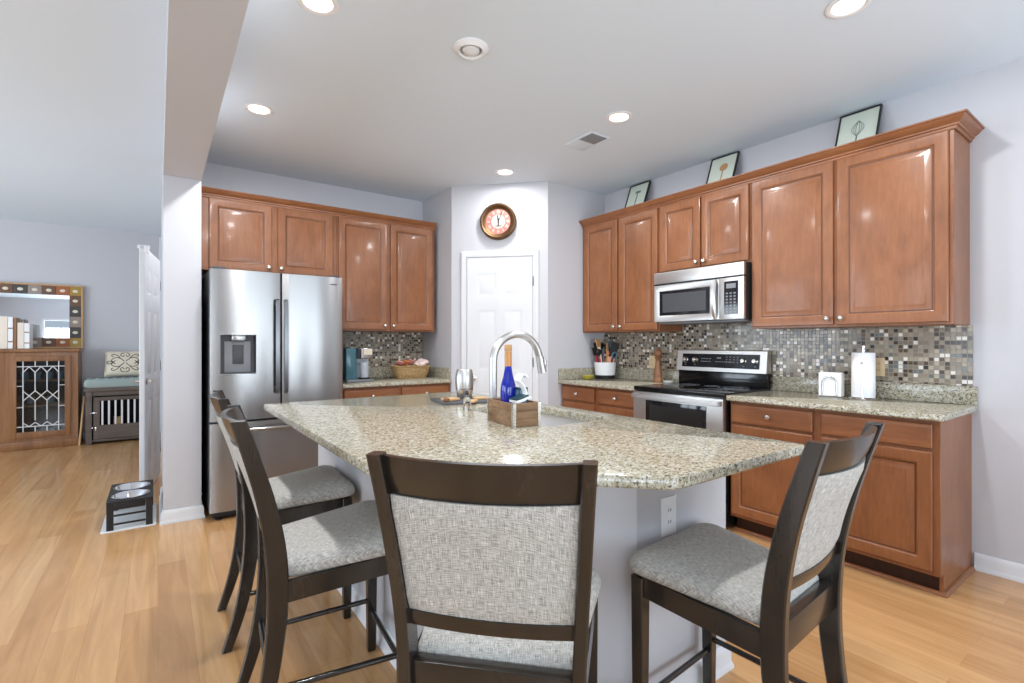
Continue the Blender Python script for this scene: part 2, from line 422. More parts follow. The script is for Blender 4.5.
# corner pantry: the two returns and the diagonal, one closed volume
struct(MB().prism([(PX0, PY0), (PX1, PY1), (XR + 0.12, PY1), (XR + 0.12, YB + 0.12), (PX0, YB + 0.12)], 0, ZC).build('wall_pantry', mt['wall']))
wall('wall_divider', rect(0.029, 4.193, 0.254, YB + 0.12))
wall('wall_hall', rect(0.03, 5.76, 2.2, 8.42))
wall('wall_hall_end', rect(2.2, YB + 0.12, 2.3, 5.80))
struct(MB().box(0.030, -2.6, 2.433, 0.253, 4.1929, ZC - 0.0005).build('wall_header', mt['wall']))
wall('wall_far', rect(-4.6, 8.42, 0.011, 8.55))
def wall_holes(name, axis, at, thick, a0, a1, holes):
    """wall along x (axis 0) or y (axis 1) with rectangular window openings (lo, hi, z0, z1)"""
    m = MB(); xs = sorted({a0, a1, *[h[0] for h in holes], *[h[1] for h in holes]}); zs = sorted({0, ZC, *[h[2] for h in holes], *[h[3] for h in holes]})
    for i in range(len(xs) - 1):
        for j in range(len(zs) - 1):
            cx, cz = (xs[i] + xs[i + 1]) / 2, (zs[j] + zs[j + 1]) / 2
            if any(h[0] < cx < h[1] and h[2] < cz < h[3] for h in holes): continue
            if axis == 0: m.box(xs[i], at - thick, zs[j], xs[i + 1], at, zs[j + 1])
            else: m.box(at - thick, xs[i], zs[j], at, xs[i + 1], zs[j + 1])
    return struct(m.build(name, mt['wall']))
wall_holes('wall_rear', 0, -2.5, 0.1, -4.6, 3.82, [(0.7, 3.1, 0.15, 2.25), (-2.7, -0.5, 0.7, 2.2)])
wall_holes('wall_left', 1, -4.5, 0.1, -2.6, 8.55, [(0.5, 2.7, 0.55, 2.25), (4.3, 6.9, 0.55, 2.25)])

# baseboards: profile out of the wall, travel so that the room lies on the right
BB = [(0, 0), (0.022, 0), (0.022, 0.012), (0.018, 0.02), (0.015, 0.03), (0.015, 0.07), (0.011, 0.082), (0.007, 0.09), (0.0, 0.092)]
# window frames of the rear and living room openings
def win(name, axis, at, a0, a1, z0, z1, n):
    m = MB(); fr_ = 0.06
    def bb(p0, p1, q0, q1):
        if axis == 0: m.box(p0, at - 0.09, q0, p1, at - 0.01, q1, 0.004, 1)
        else: m.box(at - 0.09, p0, q0, at - 0.01, p1, q1, 0.004, 1)
    bb(a0, a1, z0, z0 + fr_); bb(a0, a1, z1 - fr_, z1)
    for k in range(n + 1):
        c = a0 + (a1 - a0) * k / n; lo = max(a0, c - 0.05); hi = min(a1, c + 0.05); bb(lo, hi, z0 + fr_, z1 - fr_)
    return struct(m.build(name, mt['trim']))
win('window_1', 0, -2.5, 0.7, 3.1, 0.15, 2.25, 3)
win('window_2', 0, -2.5, -2.7, -0.5, 0.7, 2.2, 3)
win('window_3', 1, -4.5, 0.5, 2.7, 0.55, 2.25, 3)
win('window_4', 1, -4.5, 4.3, 6.9, 0.55, 2.25, 3)

struct(MB().sweep(BB, [(XR, 0.716), (XR, -2.5)]).build('baseboard_right', mt['trim']))
struct(MB().sweep(BB, [(0.029, YB + 0.12), (0.029, 4.193), (0.254, 4.193), (0.254, 4.70)]).build('baseboard_divider', mt['trim']))
struct(MB().sweep(BB, [(-4.5, 8.42), (-0.02, 8.42)]).build('baseboard_far', mt['trim']))

# ------------------------------------------------------------------ pantry door and its casing
S2 = math.sqrt(0.5)
def frame_at(name, loc, rz, kind):
    o = bpy.data.objects.new(name, None); C.objects.link(o); o.location = loc; o.rotation_euler = (0, 0, R(rz)); o['kind'] = kind; return o
SIX = lambda w, h: [(x0, z0, x1, z1) for (x0, x1) in ((0.16 * w, 0.455 * w), (0.545 * w, 0.84 * w)) for (z0, z1) in ((0.11 * h, 0.395 * h), (0.475 * h, 0.765 * h), (0.815 * h, 0.935 * h))]
SIXP = [(0.010, 0.007), (0.020, 0.008), (0.036, 0.002)]
tr = frame_at('trim_1', (PX0, PY0, 0), -45, 'structure')
CP = [(0, 0), (0, -0.018), (0.014, -0.018), (0.02, -0.022), (0.046, -0.022), (0.056, -0.014), (0.058, 0)]
def casing(u0, u1, h, par):
    m = MB()
    # side legs and head as mitred sections: (u along the wall, z), profile p = (across, out)
    secs = []
    for (u, z, su, sz) in ((u0, 0, -1, 0), (u0, h, -1, 1), (u1, h, 1, 1), (u1, 0, 1, 0)):
        secs.append([(u + su * a, o, z + sz * a) for a, o in CP])
    m.loft(secs); return m.build('casing', mt['trim'], par)
casing(0.152, 0.79, 2.078, tr)
d1 = frame_at('door_1', (PX0 + 0.153 * S2 - 0.004 * S2, PY0 - 0.153 * S2 - 0.004 * S2, 0), -45, 'structure')
MB().panel(0.003, 0.012, 0.633, 2.074, 0.008, [(a, b + 0.02, c_, d) for a, b, c_, d in SIX(0.636, 2.06)], [(0.010, 0.004), (0.02, 0.005), (0.036, 0.001)], y=0.0).build('door_slab', mt['trim'], d1)
for z in (0.25, 1.08, 1.84): MB().box(0.634, -0.016, z - 0.045, 0.646, -0.004, z + 0.045, 0.002).build('hinge', mt['steel_dark'], d1)
KN = [(0.0, 0.0), (0.028, 0.0), (0.03, 0.004), (0.024, 0.008), (0.011, 0.012), (0.010, 0.03), (0.02, 0.036), (0.027, 0.046), (0.026, 0.056), (0.016, 0.063), (0, 0.065)]
def knob_on(par, x, y, z, prof, mat, name='knob', n=20):   # axis along -y
    o = MB().lathe(prof, n=n, M=Matrix.Translation((x, y, z)) @ Matrix.Rotation(R(90), 4, 'X')).build(name, mat, par); return o
knob_on(d1, 0.065, -0.008, 0.93, KN, mt['nickel'], 'door_handle')
# white hall door standing open beside the divider wall (free edge towards the camera)
import math as _m
hx, hy, fx_, fy_ = 0.0, 5.74, -0.105, 4.93
ang = math.degrees(math.atan2(hy - fy_, hx - fx_))
d2 = frame_at('door_2', (fx_, fy_, 0), ang, 'structure')
L2 = math.hypot(hx - fx_, hy - fy_)
sl = MB().panel(0, 0.012, L2, 2.04, 0.0175, [(a, b + 0.02, c_, d) for a, b, c_, d in SIX(L2, 2.02)], SIXP, y=0.0)
sl.panel(0, 0.012, L2, 2.04, 0.0175, [(a, b + 0.02, c_, d) for a, b, c_, d in SIX(L2, 2.02)], SIXP, y=0.0, M=Matrix.Scale(-1, 4, (0, 1, 0)))
sl.build('door_slab', mt['trim'], d2)
for sgn in (1, -1):
    m = MB(); Mx = Matrix.Scale(sgn, 4, (0, 1, 0))
    m.lathe([(0, 0), (0.03, 0), (0.031, 0.004), (0.024, 0.008), (0.010, 0.012), (0.010, 0.035), (0, 0.037)], M=Mx @ Matrix.Translation((0.065, -0.0175, 0.95)) @ Matrix.Rotation(R(90), 4, 'X'))
    m.tube([(0.065, -0.05, 0.95), (0.085, -0.055, 0.953), (0.12, -0.055, 0.95), (0.165, -0.05, 0.946)], [0.010, 0.010, 0.008, 0.006], M=Mx)
    m.build('door_handle', mt['nickel'], d2)
for z in (0.28, 1.05, 1.80): MB().box(L2 - 0.002, -0.022, z - 0.045, L2 + 0.012, -0.010, z + 0.045, 0.002).build('hinge', mt['steel_dark'], d2)
MB().box(-0.012, -0.045, 1.985, 0.03, -0.016, 2.035, 0.004).box(0.0, -0.05, 2.02, 0.022, 0.03, 2.047, 0.003).build('over_door_hook', mt['white'], d2)

# ------------------------------------------------------------------ ceiling fixtures
def can(x, y, label, lit=True, power=1.0):
    t = thing('recessed_ceiling_light', label, 'ceiling light', (x, y, ZC), 0, 'recessed lights in the kitchen ceiling')
    if lit:
        MB().lathe([(0.062, -0.0005), (0.086, -0.0005), (0.088, -0.004), (0.082, -0.007), (0.066, -0.006), (0.062, -0.003)], cap=False, n=40).build('trim_ring', mt['white'], t)
        MB().lathe([(0, -0.0045), (0.04, -0.0042), (0.064, -0.003), (0.064, -0.001), (0, -0.001)], n=40).build('lamp_lens', mt['lens'], t)
        d = bpy.data.lights.new('can_lamp', 'AREA'); d.energy = CAN_W * power; d.color = CAN_COL; d.shape = 'DISK'; d.size = 0.11
        o = bpy.data.objects.new('can_lamp', d); C.objects.link(o); o.parent = t; o.location = (0, 0, -0.02)
    else:
        MB().lathe([(0.055, -0.004), (0.088, -0.0005), (0.09, -0.006), (0.084, -0.010), (0.064, -0.022), (0.055, -0.012)], cap=False, n=40).build('trim_ring', mt['white'], t)
        MB().lathe([(0, -0.030), (0.025, -0.028), (0.042, -0.020), (0.047, -0.008), (0.047, -0.001), (0, -0.001)], n=32).build('bulb', mt['cupwhite'], t)
    return t
can(0.527, 3.517, 'lit round ceiling light nearest the fridge cabinets')
can(2.478, 3.546, 'lit round ceiling light above the clock and white pantry door', power=0.45)
can(2.492, 2.24, 'lit round ceiling light beside the ceiling vent')
can(0.573, 2.262, 'lit round ceiling light cut by the top edge, left of the unlit one')
can(2.495, 0.902, 'lit round ceiling light above the tallest wall cabinets, cut by the top edge')
can(0.573, 0.902, 'lit round ceiling light over the corner of the island, out of frame')
can(0.75, 5.35, 'lit round ceiling light in the hall behind the fridge wall, hidden from view')  # unseen hall lamp, added to brighten the open white door
can(1.296, 2.158, 'unlit round ceiling light with a bare grey bulb over the island', lit=False)
v = thing('ceiling_vent', 'white rectangular air vent with a grey grille set in the ceiling', 'vent', (2.593, 2.645, ZC), 0)
MB().box(-0.095, -0.145, -0.006, 0.095, 0.145, -0.0003, 0.003).build('vent_frame', mt['ceiling'], v)
m = MB()
for i in range(9): m.box(-0.075, -0.125 + i * 0.0145, -0.010, 0.075, -0.125 + i * 0.0145 + 0.007, -0.0062)
m.box(-0.078, -0.13, -0.0066, 0.078, 0.005, -0.0061)
m.build('vent_grille', mt['ventgrey'], v)

# ------------------------------------------------------------------ cabinets
CABP = [(0.004, 0.003), (0.010, 0.009), (0.018, 0.010), (0.024, 0.0095), (0.046, 0.003), (0.05, 0.0025)]
KNOB = [(0, 0), (0.007, 0), (0.006, 0.008), (0.008, 0.013), (0.0155, 0.018), (0.0165, 0.022), (0.014, 0.027), (0.008, 0.0295), (0, 0.030)]
def cab_door(par, x0, z0, x1, z1, y, knob=None):
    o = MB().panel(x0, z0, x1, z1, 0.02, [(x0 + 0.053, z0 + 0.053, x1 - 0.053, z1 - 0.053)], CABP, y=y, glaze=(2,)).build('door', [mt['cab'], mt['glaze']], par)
    if knob: knob_on(o, knob[0], y - 0.02, knob[1], KNOB, mt['nickel'], 'knob')
    return o
def cab_drawer(par, x0, z0, x1, z1, y, knob=True):
    m = MB().panel(x0, z0, x1, z1, 0.02, [(x0 + 0.006, z0 + 0.006, x1 - 0.006, z1 - 0.006)], [(0.010, -0.003), (0.012, -0.003)], y=y, ease=0.003)
    o = m.build('drawer', mt['cab_h'], par)
    if knob: knob_on(o, (x0 + x1) / 2, y - 0.022, (z0 + z1) / 2, KNOB, mt['nickel'], 'knob')
    return o
def upper(name, label, loc, rz, w, z0, z1, dep, doors, grp, ends=()):
    t = thing(name, label, 'cabinet', loc, rz, grp)
    MB().box(0.0005, -dep, z0, w - 0.0005, -0.002, z1, 0.0015, 1).build('cabinet_box', mt['cab'], t)
    for (a, b, c_, d, k) in doors: cab_door(t, a, b, c_, d, -dep - 0.0005, k)
    return t
GU = 'brown wall cabinets'
# right wall, from the pantry towards the camera (local x runs towards the camera)
def RX(Y): return 3.513 - Y
LR = (XR, 3.513, 0)
upper('wall_cabinet', 'brown two-door wall cabinet in the corner above the utensil crock', (XR, 3.513, 0), -90, 3.513 - 2.60, 1.36, 2.39, 0.308,
      [(0.030, 1.373, 0.452, 2.382, (0.427, 1.41)), (0.480, 1.373, 0.897, 2.382, (0.505, 1.41))], GU)
upper('wall_cabinet', 'short brown two-door wall cabinet directly above the microwave', (XR, 2.60, 0), -90, 2.60 - 1.824, 1.832, 2.39, 0.308,
      [(0.012, 1.846, 0.381, 2.382, (0.356, 1.885)), (0.398, 1.846, 0.764, 2.382, (0.423, 1.885))], GU)
upper('wall_cabinet', 'largest brown two-door wall cabinet, above the paper towel holder', (XR, 1.824, 0), -90, 1.824 - 0.736, 1.36, 2.39, 0.308,
      [(0.014, 1.373, 0.522, 2.382, (0.494, 1.412)), (0.542, 1.373, 1.068, 2.382, (0.570, 1.412))], GU)
CROWN = [(0, 2.384), (0.007, 2.384), (0.010, 2.392), (0.010, 2.398), (0.018, 2.402), (0.020, 2.410), (0.030, 2.417), (0.043, 2.428), (0.050, 2.437), (0.052, 2.441), (0.059, 2.443), (0.060, 2.451), (0, 2.451)]
o = MB().sweep(CROWN, [(0.001, -0.3085), (2.7785, -0.3085), (2.7785, -0.001)]).build('crown_molding', mt['cab_h'])
tag(o, 'stepped brown crown molding along the top of the range wall cabinets', 'molding', None, (XR, 3.513, 0), -90)
# back wall (local x = world X)
upper('wall_cabinet', 'short brown two-door wall cabinet above the stainless fridge', (0.266, YB, 0), 0, 1.285 - 0.266, 1.826, 2.39, 0.36,
      [(0.052, 1.84, 0.494, 2.382, (0.469, 1.878)), (0.539, 1.84, 0.985, 2.382, (0.564, 1.878))], GU)
upper('wall_cabinet', 'brown two-door wall cabinet above the coffee maker and wicker basket', (1.285, YB, 0), 0, 2.247 - 1.285, 1.372, 2.39, 0.36,
      [(0.014, 1.386, 0.463, 2.382, (0.438, 1.424)), (0.497, 1.386, 0.934, 2.382, (0.522, 1.424))], GU)
o = MB().sweep(CROWN, [(0.001, -0.3605), (1.984, -0.3605)]).build('crown_molding', mt['cab_h'])
tag(o, 'stepped brown crown molding along the top of the fridge wall cabinets', 'molding', None, (0.266, YB, 0), 0)

def base(name, label, loc, rz, w, dep, fronts, drawers, end_right=False):
    t = thing(name, label, 'cabinet', loc, rz, 'brown base cabinets')
    m = MB().box(0.0005, -dep, 0.105, w - 0.0005, -0.002, 0.879, 0.0015, 1)
    if end_right: m.box(w - 0.018, -dep + 0.055, 0.001, w - 0.0005, -0.002, 0.106, 0.001, 1)
    m.build('cabinet_box', mt['cab'], t)
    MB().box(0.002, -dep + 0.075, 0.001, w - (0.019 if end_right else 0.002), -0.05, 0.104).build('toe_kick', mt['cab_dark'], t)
    SH = [(0, 0.001), (0.018, 0.001), (0.017, 0.008), (0.012, 0.014), (0.006, 0.018), (0, 0.019)]
    path = [(0.002, -dep + 0.0745), (w - 0.0003, -dep + 0.0545 if False else -dep + 0.0545)] if False else [(0.002, -dep + 0.0548), (w, -dep + 0.0548)]
    if end_right: path = [(0.002, -dep + 0.0548), (w + 0.0003, -dep + 0.0548), (w + 0.0003, -0.002)]
    MB().sweep(SH, path).build('shoe_molding', mt['cab_h'], t)
    for (a, b, c_, d, k) in fronts: cab_door(t, a, b, c_, d, -dep - 0.0005, k)
    for (a, b, c_, d) in drawers: cab_drawer(t, a, b, c_, d, -dep - 0.0005)
    return t
base('base_cabinet', 'brown base cabinet with two drawers and two doors, near end of the range wall', (XR, 1.820, 0), -90, 1.820 - 0.728, 0.581,
     [(0.014, 0.128, 0.515, 0.718, None), (0.563, 0.128, 1.063, 0.718, None)], [(0.014, 0.738, 0.515, 0.858), (0.563, 0.738, 1.063, 0.858)], True)
base('base_cabinet', 'brown base cabinet under the utensil crock, between pantry and range', (XR, 3.513, 0), -90, 3.513 - 2.593, 0.581,
     [(0.018, 0.128, 0.438, 0.718, None), (0.487, 0.128, 0.903, 0.718, None)], [(0.018, 0.738, 0.438, 0.858), (0.487, 0.738, 0.903, 0.858)])
base('base_cabinet', 'brown base cabinet below the coffee maker, beside the fridge', (1.225, YB, 0), 0, 2.288 - 1.225, 0.605,
     [(0.05, 0.128, 0.535, 0.718, None), (0.565, 0.128, 1.035, 0.718, None)], [(0.05, 0.738, 0.535, 0.858), (0.565, 0.738, 1.035, 0.858)])

# ------------------------------------------------------------------ granite counters
def counter_edge(poly, z0, z1):
    e = 0.006
    return [(inset_poly(poly, 0.004), z0), (poly, z0 + 0.005), (poly, z1 - 0.008), (inset_poly(poly, 0.003), z1 - 0.002), (inset_poly(poly, 0.008), z1)]
def slab(m, poly, z0, z1):
    m.loft([[(x, y, z) for x, y in p] for p, z in counter_edge(poly, z0, z1)])
def counter(label, loc, rz, poly, splash):
    t = thing('granite_countertop', label, 'countertop', loc, rz, 'granite counters along the walls')
    m = MB(); slab(m, poly, 0.880, 0.914); m.build('counter_slab', mt['granite'], t)
    for (x0, y0, x1, y1) in splash:
        MB().box(x0, y0, 0.9142, x1, y1, 1.018, 0.003).build('granite_upstand', mt['granite'], t)
    return t
DC = 0.638
counter('speckled granite countertop under the paper towel holder, end of the range wall', (XR, 1.819, 0), -90,
        round_poly([(0.0, -DC), (1.819 - 0.701, -DC), (1.819 - 0.701, -0.002), (0.0, -0.002)], [0.004, 0.012, 0.002, 0.002]), [(0.001, -0.022, 1.115, -0.002)])
counter('speckled granite countertop under the utensil crock, between pantry and range', (XR, 3.513, 0), -90,
        round_poly([(0.001, -DC), (0.919, -DC), (0.919, -0.002), (0.001, -0.002)], 0.003), [(0.022, -0.022, 0.918, -0.002), (0.002, -DC + 0.005, 0.0215, -0.002)])
counter('speckled granite countertop under the coffee maker beside the fridge', (1.222, YB, 0), 0,
        round_poly([(0.0, -0.645), (1.067, -0.645), (1.067, -0.002), (0.0, -0.002)], 0.003), [(0.001, -0.022, 1.045, -0.002), (1.0455, -0.62, 1.066, -0.002)])
# mosaic backsplashes
TP = [(0.0005, 1.0185), (0.9225, 1.0185), (0.9225, 0.926), (1.690, 0.926), (1.690, 1.0185), (2.79, 1.0185), (2.79, 1.3595), (1.688, 1.3595), (1.688, 1.45), (0.926, 1.45), (0.926, 1.3595), (0.0005, 1.3595)]
o = MB().loft([[(x, y, z) for x, z in TP] for y in (-0.0015, -0.010)]).build('tile_backsplash', mt['mosaic'])
tag(o, 'taupe, brown and white glass mosaic backsplash behind the range', 'backsplash', None, (XR, 3.5135, 0), -90)
o = MB().box(0.0, -0.010, 1.0185, 1.06, -0.0015, 1.3715).build('tile_backsplash', mt['mosaic'])
tag(o, 'dark glass mosaic backsplash behind the coffee maker', 'backsplash', None, (1.228, YB, 0), 0)

# island
IP = [(0.485, 1.385), (1.078, 0.776), (1.797, 0.774), (1.797, 3.09), (0.485, 3.09)]
ipoly = round_poly(IP, [0.06, 0.06, 0.016, 0.02, 0.02], 6)
SX0, SX1, SY0, SY1 = 1.315, 1.69, 1.56, 2.26
hole = round_poly([(SX0, SY0), (SX1, SY0), (SX1, SY1), (SX0, SY1)], 0.05, 6)
def slab_with_hole(poly, hole, z0, z1):
    t = bmesh.new(); rings = [[t.verts.new((x, y, z)) for x, y in p] for p, z in counter_edge(poly, z0, z1)]
    h = [[t.verts.new((x, y, z)) for x, y in p] for p, z in ((hole, z0), (hole, z1 - 0.003), (inset_poly(hole, -0.003), z1))]
    def join(a, b):
        n = len(a)
        for j in range(n): t.faces.new((a[j], a[(j + 1) % n], b[(j + 1) % n], b[j]))
    for a, b in zip(rings, rings[1:]): join(a, b)
    for a, b in zip(h, h[1:]): join(b, a)
    for a, b in ((rings[-1], h[-1]), (rings[0], h[0])):
        es = [t.edges.get((r[j], r[(j + 1) % len(r)])) for r in (a, b) for j in range(len(r))]
        bmesh.ops.triangle_fill(t, edges=es, use_beauty=True)
    bmesh.ops.recalc_face_normals(t, faces=t.faces)
    m = MB(); m._merge(t); return m
o = slab_with_hole(ipoly, hole, 0.880, 0.914).build('granite_countertop', mt['granite'], sharp=30)
tag(o, 'large clipped-corner speckled granite top of the island, with sink cutout', 'countertop')
isl = thing('kitchen_island', 'pale grey painted island base under the large granite top', 'kitchen island', (0.765, 1.065, 0))
BP = [(0, 0.51), (0.505, 0), (1.026, 0), (1.026, 1.95), (0, 1.95)]
BPI = inset_poly(BP, 0.022)
MB().loft([[(x, y, 0.001) for x, y in BP], [(x, y, 0.8795) for x, y in BP], [(x, y, 0.8795) for x, y in BPI], [(x, y, 0.001) for x, y in BPI]], closed=True).build('island_panel', mt['wall'], isl)
MB().sweep(BB, [BP[4], BP[0], BP[1], BP[2], BP[3]][0:]).build('baseboard_trim', mt['trim'], isl)
# sink bowl below the cutout
sk = thing('kitchen_sink', 'stainless undermount sink set in the island granite', 'sink', (0, 0, 0))
def ring(d, z): return [(x, y, z) for x, y in inset_poly(hole, d)]
secs = [ring(-0.018, 0.8795), ring(-0.001, 0.8795), ring(0.0, 0.872), ring(0.006, 0.76), ring(0.02, 0.715), ring(0.05, 0.702)]
secs2 = [ring(0.05, 0.697), ring(0.016, 0.70), ring(0.002, 0.755), ring(-0.004, 0.868), ring(-0.018, 0.876)]
MB().loft(secs + secs2).build('sink_bowl', mt['sinksteel'], sk)
MB().lathe([(0, 0.704), (0.03, 0.704), (0.042, 0.706), (0.045, 0.7035), (0, 0.7025)], 1.5, 1.9).build('drain', mt['chrome'], sk)
# wall outlet on the island
def outlet(label, loc, rz, mat, usb=False, gang2=False):
    t = thing('wall_outlet', label, 'outlet', loc, rz)
    pw2, ph2 = (0.041, 0.066) if usb else (0.035, 0.058)
    MB().box(-pw2, -0.006, -ph2, pw2, -0.0003, ph2, 0.003).build('cover_plate', mt[mat], t)
    m = MB()
    if usb: m.box(-0.017, -0.008, -0.034, 0.017, -0.0055, 0.034, 0.001)
    else:
        for dz in (-0.02, 0.02): m.lathe([(0, 0), (0.0165, 0), (0.016, 0.002), (0, 0.0022)], n=20, M=Matrix.Translation((0, -0.006, dz)) @ Matrix.Rotation(R(90), 4, 'X'))
    m.build('receptacle', mt[mat], t)
    m = MB()
    for dz in (-0.02, 0.02): m.box(-0.007, -0.0088, dz - 0.004, -0.0045, -0.0078, dz + 0.006).box(0.0045, -0.0088, dz - 0.004, 0.007, -0.0078, dz + 0.006)
    m.build('slot', mt['blackmat'], t)
    return t
outlet('white wall outlet on the pale island base below the granite edge', (1.431, 1.065, 0.663), 0, 'white', usb=True)
outlet('beige wall outlet half hidden behind the paper towel holder', (XR - 0.010, 1.165, 1.11), -90, 'ivory')
outlet('beige wall outlet on the mosaic behind the pepper mill', (XR - 0.010, 2.912, 1.085), -90, 'ivory')

# ------------------------------------------------------------------ fridge
fr = thing('refrigerator', 'stainless french-door refrigerator with water dispenser beside the divider wall', 'refrigerator', (0.290, 4.78, 0))
FW = 0.925; YD = -0.70; YF = -0.775      # body front, door front (local y)
MB().box(0.004, YD, 0.04, FW - 0.004, 0, 1.7855, 0.004).build('body', mt['dgrey'], fr)
def bowed(m, x0, x1, z0, z1, yb, yf, bow=0.012, e=0.010, n=14, cut=None):
    """upright door with a gently bowed front and rounded side edges; cut = (cx0, cx1, cz0, cz1) opening"""
    def prof():
        p = [(x0, yb), (x0, yf + e + bow)]
        for k in range(n + 1):
            u = k / n; x = x0 + e * 0.5 + (x1 - x0 - e) * u
            p.append((x, yf + bow * (2 * u - 1) ** 2 + (0 if 0 < k < n else e * 0.25)))
        p += [(x1, yf + e + bow), (x1, yb)]; return p
    m.loft([[(x, y, z) for x, y in prof()] for z in (z0, z0 + 0.004, z1 - 0.004, z1)])
m = MB()
# left door in four pieces of one mesh around the dispenser bay
DX0, DX1, DZ0, DZ1 = 0.066, 0.292, 1.035, 1.322
XL0, XL1 = 0.003, 0.4595
bm_n = 16
def yfront(x): u = (x - XL0 - 0.004) / (XL1 - XL0 - 0.008); return YF + 0.012 * (2 * u - 1) ** 2
def strip(m, x0, x1, z0, z1, lr=True):
    p = [(x0, YD + 0.005)] + [(x0 + (x1 - x0) * k / 10, yfront(x0 + (x1 - x0) * k / 10)) for k in range(11)] + [(x1, YD + 0.005)]
    m.loft([[(x, y, z) for x, y in p] for z in (z0, z1)])
bowed_left = MB()
# front skin with the bay left open
xs = [XL0, XL0 + 0.006] + [XL0 + 0.006 + (DX0 - XL0 - 0.006) * k / 3 for k in range(1, 4)] + [DX0 + (DX1 - DX0) * k / 6 for k in range(1, 7)] + [DX1 + (XL1 - 0.006 - DX1) * k / 5 for k in range(1, 6)] + [XL1]
def yx(x): return yfront(x) + (0.006 if x in (XL0, XL1) else 0)
t = bmesh.new(); zs = [0.705, DZ0, DZ1, 1.784]
G = [[t.verts.new((x, yx(x), z)) for z in zs] for x in xs]; B = [[t.verts.new((x, YD + 0.006, z)) for z in zs] for x in xs]
for i in range(len(xs) - 1):
    for j in range(3):
        t.faces.new((B[i][j], B[i][j + 1], B[i + 1][j + 1], B[i + 1][j]))
        if not (j == 1 and xs[i] >= DX0 - 1e-6 and xs[i + 1] <= DX1 + 1e-6): t.faces.new((G[i][j], G[i + 1][j], G[i + 1][j + 1], G[i][j + 1]))
    t.faces.new((G[i][0], B[i][0], B[i + 1][0], G[i + 1][0])); t.faces.new((G[i][3], G[i + 1][3], B[i + 1][3], B[i][3]))
for j in range(3):
    t.faces.new((G[0][j], G[0][j + 1], B[0][j + 1], B[0][j])); t.faces.new((G[-1][j], B[-1][j], B[-1][j + 1], G[-1][j + 1]))
bmesh.ops.recalc_face_normals(t, faces=t.faces)
dl = MB(); dl._merge(t); dl = dl.build('door', mt['steel'], fr)
m = MB(); bowed(m, 0.4645, FW - 0.003, 0.705, 1.784, YD + 0.006, YF); dr = m.build('door', mt['steel'], fr)
m = MB(); bowed(m, 0.003, FW - 0.003, 0.065, 0.690, YD + 0.006, YF, bow=0.014, n=20); dz = m.build('freezer_drawer', mt['steel'], fr)
m = MB()
for i in range(7): m.box(0.845 + i * 0.0085 - 0.03, YF + 0.0015, 1.722, 0.851 + i * 0.0085 - 0.03, YF + 0.004, 1.730)
m.build('maker_mark', mt['dgrey'], dr)
# dispenser bay
ds = MB(); yb = YF + 0.062
ds.box(DX0, yb, DZ0, DX1, yb + 0.003, DZ1)
ds.box(DX0, YF + 0.003, DZ0, DX0 + 0.003, yb, DZ1).box(DX1 - 0.003, YF + 0.003, DZ0, DX1, yb, DZ1).box(DX0, YF + 0.003, DZ1 - 0.003, DX1, yb, DZ1).box(DX0, YF + 0.003, DZ0, DX1, yb, DZ0 + 0.012)
dsp = ds.build('water_dispenser', mt['dgrey'], fr)
MB().box(DX0 + 0.028, yb - 0.012, DZ0 + 0.013, DX1 - 0.03, yb - 0.0005, DZ1 - 0.05, 0.003).build('dispenser_panel', mt['mgrey'], dsp)
MB().box(DX0 + 0.08, yb - 0.020, DZ0 + 0.075, DX1 - 0.075, yb - 0.0125, DZ1 - 0.075, 0.004).build('dispenser_paddle', mt['dgrey'], dsp)
MB().box(DX0 + 0.07, YF + 0.012, DZ1 - 0.045, DX1 - 0.066, yb - 0.001, DZ1 - 0.004, 0.006).build('dispenser_nozzle', mt['steel'], dsp)
for z in (DZ0, DZ1): MB().box(DX0 - 0.004, YF + 0.001, z - 0.004, DX1 + 0.004, YF + 0.0035, z + 0.004, 0.001).build('dispenser_trim', mt['steel'], dsp)
def bar_handle(par, x, z0, z1):
    m = MB(); y = YF - 0.032
    m.loft([[(x - 0.013, yy, z), (x + 0.013, yy, z), (x + 0.013, yy + 0.010, z), (x - 0.013, yy + 0.010, z)] for z, yy in ((z0, y + 0.030), (z0 + 0.012, y + 0.006), (z0 + 0.05, y), (z1 - 0.05, y), (z1 - 0.012, y + 0.006), (z1, y + 0.030))])
    m.box(x - 0.008, y + 0.008, z0 + 0.02, x + 0.008, YF + 0.012, z0 + 0.05, 0.002).box(x - 0.008, y + 0.008, z1 - 0.05, x + 0.008, YF + 0.012, z1 - 0.02, 0.002)
    return m.build('handle', mt['steel_dark'], par)
bar_handle(dl, 0.432, 0.885, 1.59); bar_handle(dr, 0.492, 0.885, 1.59)
m = MB(); y = YF - 0.045
m.tube([(0.09, YF + 0.008, 0.635), (0.09, y + 0.01, 0.637), (0.11, y, 0.638), (FW - 0.11, y, 0.638), (FW - 0.09, y + 0.01, 0.637), (FW - 0.09, YF + 0.008, 0.635)], 0.013, 12)
m.build('handle', mt['steel'], dz)
m = MB().box(0.02, YD - 0.05, 1.786, 0.10, YD + 0.10, 1.802, 0.004).box(FW - 0.10, YD - 0.05, 1.786, FW - 0.02, YD + 0.10, 1.802, 0.006); m.build('hinge_cover', mt['dgrey'], fr)
MB().box(0.02, YD - 0.02, 0.018, FW - 0.02, YD + 0.05, 0.062, 0.004).build('base_grille', mt['blackmat'], fr)
for x in (0.06, FW - 0.06):
    MB().lathe([(0, 0.0005), (0.022, 0.0005), (0.022, 0.012), (0.012, 0.018), (0.012, 0.042), (0, 0.042)], x, YD - 0.005, 0).build('foot', mt['blackmat'], fr)
    MB().lathe([(0, 0.0005), (0.022, 0.0005), (0.022, 0.012), (0.012, 0.018), (0.012, 0.042), (0, 0.042)], x, -0.08, 0).build('foot', mt['blackmat'], fr)

